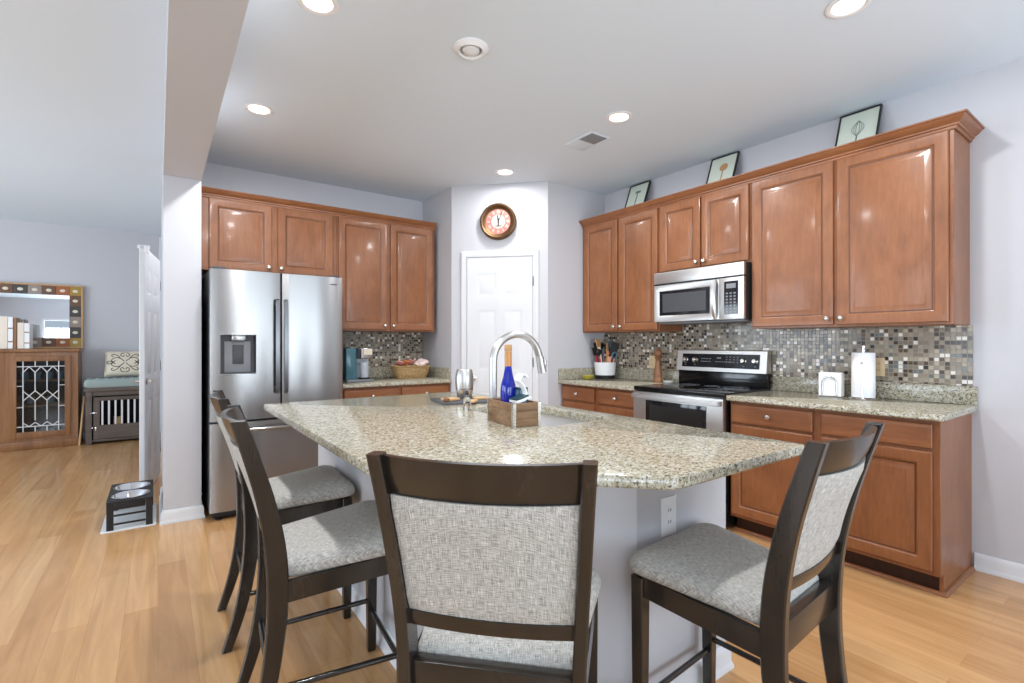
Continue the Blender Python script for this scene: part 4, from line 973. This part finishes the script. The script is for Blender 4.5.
# wicker basket and snack packs
bk = thing('wicker_basket', 'oval woven basket filled with pink wrapped snacks', 'basket', (2.012, 4.50, 0.9142), 0)
def oval(a, b, z, n=36): return [(a * math.copysign(abs(math.cos(2 * math.pi * k / n)) ** 0.6, math.cos(2 * math.pi * k / n)), b * math.copysign(abs(math.sin(2 * math.pi * k / n)) ** 0.6, math.sin(2 * math.pi * k / n)), z) for k in range(n)]
MB().loft([oval(0.145, 0.085, 0.0), oval(0.15, 0.09, 0.004), oval(0.172, 0.105, 0.06), oval(0.186, 0.115, 0.118), oval(0.178, 0.107, 0.120), oval(0.164, 0.097, 0.06), oval(0.142, 0.08, 0.012)]).build('basket_body', mt['wicker'], bk)
MB().tube([(x, y, 0.121) for x, y, z in oval(0.184, 0.113, 0)], 0.008, 8, True).build('rim', mt['wicker'], bk)
def packet(label, x, y, z, rz, ry, mat, s=1.0):
    secs = []
    for k in range(9):
        u = -1 + k / 4.0; h = 0.018 * (1 - u * u) ** 0.5 * s + 0.001
        secs.append([(0.055 * u * s, b * 0.034 * s, a * h + 0.003 * math.sin(7 * u)) for a, b in ((-1, -0.5), (-0.5, -1), (0.5, -1), (1, -0.5), (1, 0.5), (0.5, 1), (-0.5, 1), (-1, 0.5))])
    o = MB().loft(secs).build('snack_packet', mt[mat]); o['group'] = 'snacks in the basket'
    tag(o, label, 'snack', 'snacks in the basket', (x, y, z)); o.rotation_euler = (R(20), R(ry), R(rz)); return o
packet('salmon pink snack packet at the left end of the basket', 1.895, 4.49, 1.062, 86, 22, 'pink', 0.85)
packet('orange snack packet beside the pink one in the basket', 1.955, 4.50, 1.066, 94, 26, 'orange', 0.8)
packet('deep pink snack packet standing in the middle of the basket', 2.012, 4.50, 1.072, 88, 30, 'pink', 0.8)
packet('pale blush snack packet at the right end of the basket', 2.127, 4.46, 1.066, 4, -26, 'blush', 0.95)
packet('pale blush snack packet raised behind the basket rim', 2.127, 4.545, 1.074, -4, -30, 'blush', 0.9)
packet('cream snack packet lying low in the basket', 2.066, 4.50, 1.044, 90, 8, 'cream', 0.75)

# ------------------------------------------------------------------ clock on the diagonal pantry wall
uk = 0.462
ckk = thing('wall_clock', 'round bronze-rimmed pink wall clock above the pantry door', 'clock', (PX0 + uk * S2 - 0.0005, PY0 - uk * S2 - 0.0005, 2.405), -45)
RY = Matrix.Rotation(R(90), 4, 'X')
MB().lathe([(0.118, 0.0), (0.166, 0.0), (0.173, 0.01), (0.174, 0.03), (0.168, 0.048), (0.155, 0.056), (0.145, 0.052), (0.136, 0.042), (0.130, 0.034), (0.118, 0.030)], n=56, cap=False, M=RY).build('rim', mt['bronze'], ckk)
MB().lathe([(0, 0.020), (0.132, 0.020), (0.132, 0.024), (0, 0.024)], n=56, M=RY).build('face', mt['clockface'], ckk)
MB().lathe([(0.066, 0.0242), (0.120, 0.0242), (0.120, 0.0250), (0.066, 0.0250), (0.066, 0.0242)], n=56, cap=False, M=RY).build('number_ring', mt['clockring'], ckk)
MB().lathe([(0, 0.0242), (0.064, 0.0242), (0.064, 0.0247), (0, 0.0247)], n=48, M=RY).build('centre_disc', mt['clockcentre'], ckk)
roman = ['XII', 'I', 'II', 'III', 'IIII', 'V', 'VI', 'VII', 'VIII', 'IX', 'X', 'XI']
m = MB()
def stroke(m, x0, z0, x1, z1, wd, M):
    d = Vector((x1 - x0, z1 - z0)); L = d.length; a = math.atan2(d.y, d.x)
    m.box(0, -0.0006, -wd / 2, L, 0.0, wd / 2, M=M @ Matrix.Translation((x0, 0, z0)) @ Matrix.Rotation(-a, 4, 'Y'))
for h, rn in enumerate(roman):
    a = R(h * 30); Mh = Matrix.Rotation(a, 4, 'Y') @ Matrix.Translation((0, -0.0252, 0.093))
    wch = {'I': 0.007, 'V': 0.014, 'X': 0.014}; tot = sum(wch[c_] for c_ in rn); x = -tot / 2; hh = 0.014
    for c_ in rn:
        w_ = wch[c_]
        if c_ == 'I': stroke(m, x + w_ / 2, -hh, x + w_ / 2, hh, 0.0035, Mh)
        elif c_ == 'V': stroke(m, x + 0.002, hh, x + w_ / 2, -hh, 0.003, Mh); stroke(m, x + w_ - 0.002, hh, x + w_ / 2, -hh, 0.003, Mh)
        else: stroke(m, x + 0.002, hh, x + w_ - 0.002, -hh, 0.003, Mh); stroke(m, x + 0.002, -hh, x + w_ - 0.002, hh, 0.003, Mh)
        x += w_
m.build('roman_numerals', mt['clockcentre'], ckk)
m = MB(); stroke(m, 0, -0.015, -0.006, 0.060, 0.011, Matrix.Translation((0, -0.027, 0))); m.build('hour_hand', mt['hand'], ckk)
m = MB(); stroke(m, -0.004, -0.02, 0.036, 0.088, 0.008, Matrix.Translation((0, -0.0285, 0))); m.build('minute_hand', mt['hand'], ckk)
m = MB(); stroke(m, -0.03, -0.042, 0.034, -0.042, 0.010, Matrix.Translation((0, -0.0252, 0))); stroke(m, 0, -0.04, 0.002, 0.03, 0.014, Matrix.Translation((0, -0.0253, 0))); m.build('centre_emblem', mt['hand'], ckk)

# ------------------------------------------------------------------ framed prints leaning above the cabinets
def framed(label, Y, kind):
    t = thing('framed_print', label, 'picture', (3.535, Y, 2.3935), -90, 'kitchen prints above the cabinets')
    W, H = 0.232, 0.385; tilt = 0.372
    Mt = Matrix.Rotation(-tilt, 4, 'X')
    m = MB()
    for (a, b, c_, d) in ((-W / 2, 0, W / 2, 0.008), (-W / 2, H - 0.008, W / 2, H), (-W / 2, 0.0082, -W / 2 + 0.008, H - 0.0082), (W / 2 - 0.008, 0.0082, W / 2, H - 0.0082)):
        m.box(a, -0.012, b, c_, 0.008, d, 0.001, 1, M=Mt)
    m.box(-W / 2 + 0.002, 0.002, 0.002, W / 2 - 0.002, 0.007, H - 0.002, M=Mt)
    m.build('frame', mt['blackmat'], t)
    MB().box(-W / 2 + 0.0085, -0.004, 0.0085, W / 2 - 0.0085, 0.0015, H - 0.0085, M=Mt).build('print', mt['artpaper'], t)
    m = MB(); y = -0.0048; zc = 0.255
    if kind == 'whisk':
        for wd in (0.034, 0.022, 0.010):
            m.tube([(wd * math.sin(math.pi * k / 12) * (1 if side else -1), y, zc + 0.055 - 0.115 * k / 12 * 1.0) for side in (0,) for k in range(13)], 0.0014, 6, M=Mt)
            m.tube([(wd * math.sin(math.pi * k / 12), y, zc + 0.055 - 0.115 * k / 12) for k in range(13)], 0.0014, 6, M=Mt)
        m.tube([(0, y, zc - 0.06), (0.002, y, 0.06)], 0.004, 8, M=Mt)
    elif kind == 'ladle':
        m.lathe([(0, 0), (0.034, 0), (0.034, 0.001), (0, 0.001)], n=28, M=Mt @ Matrix.Translation((0.01, y, zc + 0.02)) @ RY)
        m.tube([(0.008, y, zc - 0.015), (0.004, y, 0.05)], 0.0042, 8, M=Mt)
    else:
        m.box(-0.028, y - 0.001, zc + 0.028, 0.03, y + 0.0005, zc + 0.052, M=Mt)
        m.tube([(0, y, zc + 0.028), (-0.002, y, 0.06)], 0.0048, 8, M=Mt)
    m.build('utensil_drawing', mt['artgrey' if kind != 'ladle' else 'cork'], t)
    return t
framed('black-framed print of a mallet, nearest the pantry corner above the cabinets', 3.035, 'mallet')
framed('black-framed print of a tan ladle above the microwave cabinet', 2.185, 'ladle')
framed('black-framed print of a whisk, nearest the camera above the cabinets', 1.255, 'whisk')

# ------------------------------------------------------------------ living room corner
SBX0, SBX1, SBY = -2.45, -0.80, 8.06
sd = thing('sideboard', 'brown wooden sideboard with leaded glass doors against the far wall', 'sideboard', (SBX0, 8.40, 0))
sw = SBX1 - SBX0; dp = 8.40 - SBY
m = MB().box(0, -dp + 0.002, 0.10, 0.02, 0, 1.15, 0.002, 1).box(sw - 0.02, -dp + 0.002, 0.10, sw, 0, 1.15, 0.002, 1).box(0.02, -0.012, 0.10, sw - 0.02, 0, 1.15).box(0.02, -dp + 0.002, 0.10, sw - 0.02, -0.012, 0.13)
m.box(0.02, -dp, 0.10, 0.11, -dp + 0.02, 1.15, 0.002, 1).box(sw - 0.075, -dp, 0.10, sw, -dp + 0.0195, 1.15, 0.002, 1).box(0.11, -dp, 1.09, sw - 0.075, -dp + 0.02, 1.15).box(0.11, -dp, 0.10, sw - 0.075, -dp + 0.02, 0.14)
m.box(0.68, -dp, 0.14, 1.06, -dp + 0.02, 1.09)
m.build('carcass', mt['oak'], sd)
MB().box(-0.02, -dp - 0.025, 1.152, sw + 0.015, 0, 1.195, 0.008, 3).build('top_board', mt['oak'], sd)
MB().box(-0.01, -dp - 0.015, 0.001, sw + 0.01, 0, 0.099, 0.006).build('plinth', mt['oak'], sd)
m = MB().box(0.021, -dp + 0.022, 0.131, sw - 0.021, -0.0125, 0.134); m.box(0.021, -0.016, 0.135, sw - 0.021, -0.0125, 1.148); m.build('back_lining', mt['cavity'], sd)  # near-black floor and back sheets: the cabinet's inside shade put into colour
for z in (0.50, 0.80): MB().box(0.022, -dp + 0.03, z, sw - 0.022, -0.017, z + 0.018).build('shelf', mt['oak'], sd)
def leaded_door(x0, x1):
    z0, z1 = 0.135, 1.10; f = 0.055; y = -dp - 0.001
    m = MB(); m.box(x0, y - 0.018, z0, x0 + f, y, z1, 0.003).box(x1 - f, y - 0.018, z0, x1, y, z1, 0.003).box(x0 + f, y - 0.018, z0, x1 - f, y, z0 + f + 0.02, 0.003).box(x0 + f, y - 0.018, z1 - f, x1 - f, y, z1, 0.003)
    d = m.build('door', mt['oak'], sd)
    a, b, c_, e = x0 + f, z0 + f + 0.02, x1 - f, z1 - f
    MB().box(a, y - 0.006, b, c_, y - 0.003, e).build('glass_pane', mt['pane'], d)
    W, H = c_ - a, e - b; m = MB()
    def ln(p, q): m.tube([(a + p[0] * W, y - 0.009, b + p[1] * H), (a + q[0] * W, y - 0.009, b + q[1] * H)], 0.0052, 6)
    i0, i1, j0, j1 = 0.13, 0.87, 0.075, 0.925
    for z in (j0, j1): ln((0, z), (1, z))
    for x in (i0, i1): ln((x, 0), (x, 1))
    for s_ in (0.35, 0.65): ln((0, s_), (i0, s_)); ln((i1, s_), (1, s_))
    c3 = [i0 + (i1 - i0) * k / 6 for k in range(7)]
    for x in (c3[2], c3[4]): ln((x, 0), (x, j0)); ln((x, j1), (x, 1))
    for x in (c3[2], c3[4]): ln((x, 0.16), (x, 0.44)); ln((x, 0.58), (x, 0.84)) if False else ln((x, 0.58), (x, 0.84))
    up = [(c3[0], 0.84), (c3[1], j1), (c3[2], 0.84), (c3[3], j1), (c3[4], 0.84), (c3[5], j1), (c3[6], 0.84)]
    for p, q in zip(up, up[1:]): ln(p, q)
    dn = [(c3[0], 0.13), (c3[1], j0), (c3[2], 0.13), (c3[3], j0), (c3[4], 0.13), (c3[5], j0), (c3[6], 0.13)]
    for p, q in zip(dn, dn[1:]): ln(p, q)
    z1_ = [(c3[0], 0.44), (c3[2], 0.58), (c3[4], 0.44), (c3[6], 0.58)]; z2_ = [(c3[0], 0.58), (c3[2], 0.44), (c3[4], 0.58), (c3[6], 0.44)]
    for zz in (z1_, z2_):
        for p, q in zip(zz, zz[1:]): ln(p, q)
    m.build('lead_cames', mt['cupwhite'], d)
    return d
leaded_door(1.052, 1.582); leaded_door(0.16, 0.69)
# glasses inside the sideboard
gl0 = MB().lathe([(0, 0), (0.026, 0), (0.03, 0.004), (0.036, 0.09), (0.034, 0.09), (0.026, 0.008), (0, 0.006)], n=18).build('drinking_glass', mt['bluegrey'])
tag(gl0, 'glass tumbler on the upper sideboard shelf, furthest left behind the leading', 'glass', 'glassware in the sideboard', (SBX0 + 1.15, 8.22, 0.8185))
for (x, z, lb) in ((1.26, 0.8185, 'glass tumbler on the upper sideboard shelf, second from the left'), (1.37, 0.8185, 'glass tumbler on the upper sideboard shelf, second from the right'), (1.47, 0.8185, 'glass tumbler on the upper sideboard shelf, furthest right'),
                   (1.20, 0.5185, 'glass tumbler on the lower sideboard shelf at left'), (1.38, 0.5185, 'glass tumbler on the lower sideboard shelf at right')):
    g = gl0.copy(); C.objects.link(g); g.location = (SBX0 + x, 8.22, z); g['label'] = lb
bw = MB().lathe([(0, 0), (0.03, 0), (0.035, 0.01), (0.08, 0.07), (0.078, 0.072), (0.03, 0.016), (0, 0.014)], n=24).build('glass_bowl', mt['bluegrey'])
tag(bw, 'glass bowl on the bottom of the sideboard behind leaded glass', 'bowl', None, (SBX0 + 1.33, 8.22, 0.1345))

mr = thing('wall_mirror', 'large mirror framed in coloured embossed squares standing on the sideboard', 'mirror', (SBX0 + 0.12, 8.395, 1.196))
mr.rotation_euler = (R(-0.6), 0, 0)
MWd, MHt = 1.545, 0.80; T = 0.113
m = MB().box(0, -0.020, 0, MWd, -0.001, MHt, 0.003); m.build('backing', mt['oak'], mr)
m = MB()
for (a, b, c_, d) in ((0, 0, MWd, 0.018), (0, MHt - 0.018, MWd, MHt), (0, 0.018, 0.018, MHt - 0.018), (MWd - 0.018, 0.018, MWd, MHt - 0.018)): m.box(a, -0.032, b, c_, -0.0205, d, 0.003)
m.build('outer_frame', mt['lightwood'], mr)
MB().box(0.018 + T, -0.0245, 0.018 + T, MWd - 0.018 - T, -0.0205, MHt - 0.018 - T).build('mirror_glass', mt['mirror'], mr)
kinds = ['tilegold', 'tilerust', 'tilebrown', 'tilegrey', 'tilecharcoal']
mats = [mt[k] for k in kinds] + [mt['cream']]
m = MB()
def etile(x0, z0, x1, z1, k):
    m.box(x0 + 0.0015, -0.030, z0 + 0.0015, x1 - 0.0015, -0.0205, z1 - 0.0015, 0.002, 1, mat=k)
    m.lathe([(0, 0), (0.027, 0), (0.025, 0.004), (0.012, 0.006), (0, 0.0045)], n=18, mat=5, M=Matrix.Translation(((x0 + x1) / 2, -0.030, (z0 + z1) / 2)) @ RY @ Matrix.Scale(0.72, 4, (0, 1, 0)))
N = 12; tw = (MWd - 0.036 - 2 * T) / (N - 2 + 0.0)
def rowx(i): return 0.018 if i == 0 else (MWd - 0.018 - T if i == N - 1 else 0.018 + T + (i - 1) * tw)
seq = [0, 1, 2, 3, 4, 2, 3, 1, 4, 2, 1]
for i in range(N):
    x0 = rowx(i); x1 = x0 + (T if i in (0, N - 1) else tw); k = seq[(N - 1 - i) % 11]
    etile(x0, MHt - 0.018 - T, x1, MHt - 0.018, k if i else 0); etile(x0, 0.018, x1, 0.018 + T, k if i else 0)
th = (MHt - 0.036 - 2 * T) / 3 if False else (MHt - 0.036 - 2 * T) / 4
for j in range(4):
    z0 = 0.018 + T + j * th
    for x0 in (0.018, MWd - 0.018 - T): etile(x0, z0, x0 + T, z0 + th, [4, 3, 4, 2][j])
m.build('tile_border', mats, mr)

def book(label, x, w_, h, d, col, tilt=0):
    t = thing('book', label, 'book', (x, 8.06, 1.1957), 0, 'books on the sideboard')
    t.rotation_euler = (0, R(tilt), 0)
    m = MB().box(0, 0, 0.0, 0.003, d, h, 0.001, 1).box(w_ - 0.003, 0, 0.0, w_, d, h, 0.001, 1).box(0.003, 0, 0.0, w_ - 0.003, 0.004, h, 0.001, 1); m.build('cover', mt[col], t)
    MB().box(0.0031, 0.0041, 0.003, w_ - 0.0031, d - 0.004, h - 0.004).build('pages', mt['paper'], t)
    if col != 'bookcream': MB().box(0.001, -0.0008, h * 0.62, w_ - 0.001, -0.0002, h * 0.66).box(0.001, -0.0008, h * 0.2, w_ - 0.001, -0.0002, h * 0.24).build('spine_band', mt['booktan'], t)
    return t
book('broad cream book at the left end on the sideboard', -1.66, 0.12, 0.375, 0.20, 'bookcream')
book('cream book standing beside the broadest one on the sideboard', -1.535, 0.115, 0.375, 0.20, 'bookcream')
book('tall white book with brown spine edge on the sideboard', -1.417, 0.042, 0.370, 0.20, 'paper')
book('slim tan book tilted against its taller neighbours on the sideboard', -1.370, 0.026, 0.362, 0.20, 'booktan', 0)
book('short cream book behind the tall ones on the sideboard', -1.338, 0.055, 0.305, 0.20, 'bookcream')
book('short white book at the right end of the row on the sideboard', -1.28, 0.045, 0.30, 0.20, 'paper')

# dog crate side table
CX0, CX1, CY0, CY1 = -0.725, 0.0, 7.98, 8.38
cr = thing('dog_crate', 'grey-brown wooden dog crate with white bars beside the sideboard', 'dog crate', (CX0, CY0, 0))
cw, cd = 0.71, 0.40
m = MB()
for (x, y) in ((0, 0), (cw - 0.06, 0), (0, cd - 0.06), (cw - 0.06, cd - 0.06)): m.box(x, y, 0.001, x + 0.06, y + 0.06, 0.655, 0.003)
m.box(0.06, 0.012, 0.60, cw - 0.06, 0.05, 0.655).box(0.06, 0.012, 0.03, cw - 0.06, 0.05, 0.06).box(0.01, 0.06, 0.05, 0.03, cd - 0.06, 0.65).box(cw - 0.03, 0.06, 0.05, cw - 0.01, cd - 0.06, 0.65).box(0.06, cd - 0.03, 0.05, cw - 0.06, cd - 0.01, 0.65).box(0.03, 0.051, 0.04, cw - 0.03, cd - 0.031, 0.055)
m.build('crate_frame', mt['greywood'], cr)
MB().box(-0.015, -0.015, 0.656, cw + 0.015, cd + 0.01, 0.705, 0.008, 3).build('crate_top', mt['greywood'], cr)
m = MB().box(0.075, 0.0, 0.065, 0.135, 0.0115, 0.585, 0.002, 1).box(cw - 0.135, 0.0, 0.065, cw - 0.075, 0.0115, 0.585, 0.002, 1).box(0.135, 0.0, 0.54, cw - 0.135, 0.0115, 0.585, 0.002, 1).box(0.135, 0.0, 0.065, cw - 0.135, 0.0115, 0.235, 0.002, 1)
gd = m.build('crate_door', mt['greywood'], cr)
for k in range(7): MB().box(0.150 + k * 0.064, 0.003, 0.236, 0.170 + k * 0.064, 0.009, 0.539, 0.002, 1).build('bar', mt['cupwhite'], gd)
m = MB().box(0.045, -0.006, 0.385, 0.11, -0.0005, 0.398, 0.002).box(0.055, -0.006, 0.20, 0.07, -0.0005, 0.215, 0.002).box(0.088, -0.006, 0.17, 0.104, -0.0005, 0.215, 0.002); m.build('latch', mt['chrome'], gd)
MB().box(0.033, cd - 0.036, 0.06, cw - 0.033, cd - 0.031, 0.645).build('inner_lining', mt['cavity'], cr)  # near-black sheet that paints the shade inside the crate
pt_ = MB().lathe([(0, 0), (0.05, 0.004), (0.07, 0.04), (0.068, 0.10), (0.045, 0.15), (0.05, 0.19), (0.052, 0.22), (0.035, 0.255), (0, 0.262)], n=24)
pt_.lathe([(0, 0), (0.014, 0.004), (0.016, 0.02), (0, 0.035)], -0.034, 0, 0.242, n=12).lathe([(0, 0), (0.014, 0.004), (0.016, 0.02), (0, 0.035)], 0.034, 0, 0.242, n=12)
o = pt_.build('plush_toy', mt['fur']); tag(o, 'small tan plush toy sitting behind the crate bars', 'toy', None, (CX0 + 0.31, CY0 + 0.15, 0.0552))
def pillow_mesh(a, b, t, n=16, flat=False):
    m = bmesh.new(); top = []; bot = []
    for i in range(n + 1):
        rt, rb = [], []
        for j in range(n + 1):
            u, v = -1 + 2 * i / n, -1 + 2 * j / n; e = (max(0, 1 - u ** 4) * max(0, 1 - v ** 4)) ** 0.55
            pinch = 1 - 0.06 * (u * u * (1 - v * v) * 0 + (1 - abs(u)) * abs(v) * 0.6)
            x, y = a * u * (1 - 0.05 * (1 - v * v) * 0 - 0.03 * (1 - abs(v))), b * v * (1 - 0.03 * (1 - abs(u)))
            rt.append(m.verts.new((x, y, t * e))); rb.append(m.verts.new((x, y, (0 if flat else -t) * e)))
        top.append(rt); bot.append(rb)
    for i in range(n):
        for j in range(n):
            m.faces.new((top[i][j], top[i + 1][j], top[i + 1][j + 1], top[i][j + 1])); m.faces.new((bot[i][j], bot[i][j + 1], bot[i + 1][j + 1], bot[i + 1][j]))
    bmesh.ops.remove_doubles(m, verts=m.verts, dist=1e-4); bmesh.ops.recalc_face_normals(m, faces=m.faces); return m
cu = thing('seat_pad', 'pale blue-grey patterned seat pad on top of the dog crate', 'cushion', (CX0 + cw / 2, CY0 + cd / 2, 0.7055))
m = MB(); op = round_poly(rect(-0.375, -0.215, 0.375, 0.215), 0.05, 6)
m.loft([[(x * k, y * k, z) for x, y in op] for k, z in ((0.96, 0.0), (1.0, 0.02), (1.0, 0.06), (0.985, 0.085), (0.94, 0.10), (0.8, 0.105))]); m.build('pad', mt['cushion'], cu, sharp=60)
m = MB()
for k in range(9): m.tube([(-0.34 + k * 0.085 + 0.02 * math.sin(q * 0.9), -0.18 + q * 0.035, 0.1045) for q in range(11)], 0.004, 6)
m.build('leaf_pattern', mt['cupwhite'], cu)
pw = thing('throw_pillow', 'cream pillow with dark scroll embroidery on the crate', 'pillow', (CX0 + 0.375, CY0 + 0.27, 0.992))
pw.rotation_euler = (R(72), 0, 0)
m = MB(); m._merge(pillow_mesh(0.215, 0.172, 0.07)); m.build('pillow_cover', mt['cream'], pw, sharp=70)
m = MB()
def pz(x, y): u, v = x / 0.215, y / 0.172; return 0.07 * (max(0, 1 - u ** 4) * max(0, 1 - v ** 4)) ** 0.55 + 0.0005
def scroll(pts): m.tube([(x, y, pz(x, y)) for x, y in catmull(pts, 5)], 0.0042, 6)
for sx in (-1, 1):
    for sy in (-1, 1):
        scroll([(sx * 0.01, sy * 0.01), (sx * 0.05, sy * 0.05), (sx * 0.10, sy * 0.06), (sx * 0.14, sy * 0.03), (sx * 0.12, sy * 0.005), (sx * 0.10, sy * 0.025)])
        scroll([(sx * 0.005, sy * 0.13), (sx * 0.035, sy * 0.12), (sx * 0.045, sy * 0.09), (sx * 0.02, sy * 0.075), (sx * 0.01, sy * 0.10)])
        scroll([(sx * 0.05, sy * 0.055), (sx * 0.08, sy * 0.09), (sx * 0.12, sy * 0.11), (sx * 0.14, sy * 0.09), (sx * 0.12, sy * 0.075)])
    scroll([(sx * 0.12, 0), (sx * 0.165, 0.02), (sx * 0.185, 0), (sx * 0.165, -0.02), (sx * 0.12, 0)])
m.build('scroll_embroidery', mt['ink'], pw)
o = MB().tube([(0, 0, 0.001), (0.035, 0.10, 0.60)], [0.012, 0.011], 10).build('wooden_stick', mt['lightwood'])
tag(o, 'pale wooden stick leaning between the sideboard and the crate', 'stick', None, (-0.785, 8.02, 0))

# raised pet feeder on its mat
FXc, FYc = -0.155, 4.48
o = MB().prism(round_poly(rect(-0.155, -0.275, 0.145, 0.275), 0.01), 0.0005, 0.006, b=0.001).build('feeding_mat', None or mt['cupwhite'])
tag(o, 'pale printed feeding mat under the black pet feeder', 'mat', None, (FXc, FYc, 0))
pf = thing('pet_feeder', 'black raised pet feeder stand beside the open white door', 'pet feeder', (FXc, FYc, 0.0065))
pw_, pd_ = 0.126, 0.262; FH = 0.192
tt = bmesh.new()
outer = round_poly(rect(-pw_, -pd_, pw_, pd_), 0.012, 4)
holes_ = [[(0.098 * math.cos(2 * math.pi * k / 32), cy_ + 0.098 * math.sin(2 * math.pi * k / 32)) for k in range(32)] for cy_ in (-0.118, 0.118)]
loops = []
for z in (FH - 0.014, FH):
    ls = [[tt.verts.new((x, y, z)) for x, y in p] for p in [outer] + holes_]; loops.append(ls)
    es = []
    for l_ in ls:
        for j in range(len(l_)): es.append(tt.edges.new((l_[j], l_[(j + 1) % len(l_)])))
    bmesh.ops.triangle_fill(tt, edges=es, use_beauty=True)
for a, b in zip(*loops):
    for j in range(len(a)): tt.faces.new((a[j], a[(j + 1) % len(a)], b[(j + 1) % len(b)], b[j]))
bmesh.ops.recalc_face_normals(tt, faces=tt.faces)
m = MB(); m._merge(tt); m.build('tray_top', mt['blackmat'], pf)
for x, y in ((-1, -1), (1, -1), (-1, 1), (1, 1)):
    m = MB(); m.loft([rrect(x * (pw_ - 0.020) , y * (pd_ - 0.016), 0.019, 0.012, z, 0.003) for z in (0.0, FH - 0.0145)]); m.build('leg', mt['blackmat'], pf)
for y in (-1, 1):
    MB().box(-pw_ + 0.042, y * (pd_ - 0.016) - 0.010, FH - 0.058, pw_ - 0.042, y * (pd_ - 0.016) + 0.010, FH - 0.0145, 0.002).build('apron', mt['blackmat'], pf)
    for z in (0.030, 0.088): MB().box(-pw_ + 0.040, y * (pd_ - 0.016) - 0.006, z, pw_ - 0.040, y * (pd_ - 0.016) + 0.006, z + 0.012, 0.002).build('cross_rail', mt['blackmat'], pf)
for x in (-1, 1): MB().box(x * (pw_ - 0.020) - 0.006, -pd_ + 0.03, FH - 0.05, x * (pw_ - 0.020) + 0.006, pd_ - 0.03, FH - 0.0145, 0.002).build('side_rail', mt['blackmat'], pf)
for cy_, lb in ((-0.118, 'steel pet bowl in the feeder, nearest the camera'), (0.118, 'steel pet bowl in the feeder, nearest the open door hinge')):
    o = MB().lathe([(0, -0.05), (0.05, -0.05), (0.082, -0.02), (0.096, -0.0005), (0.109, 0.0008), (0.110, 0.004), (0.100, 0.006), (0.092, 0.002), (0.078, -0.018), (0.048, -0.046), (0, -0.046)], n=36).build('pet_bowl', mt['chrome'])
    tag(o, lb, 'bowl', 'bowls of the pet feeder', (FXc, FYc + cy_, 0.0065 + FH))
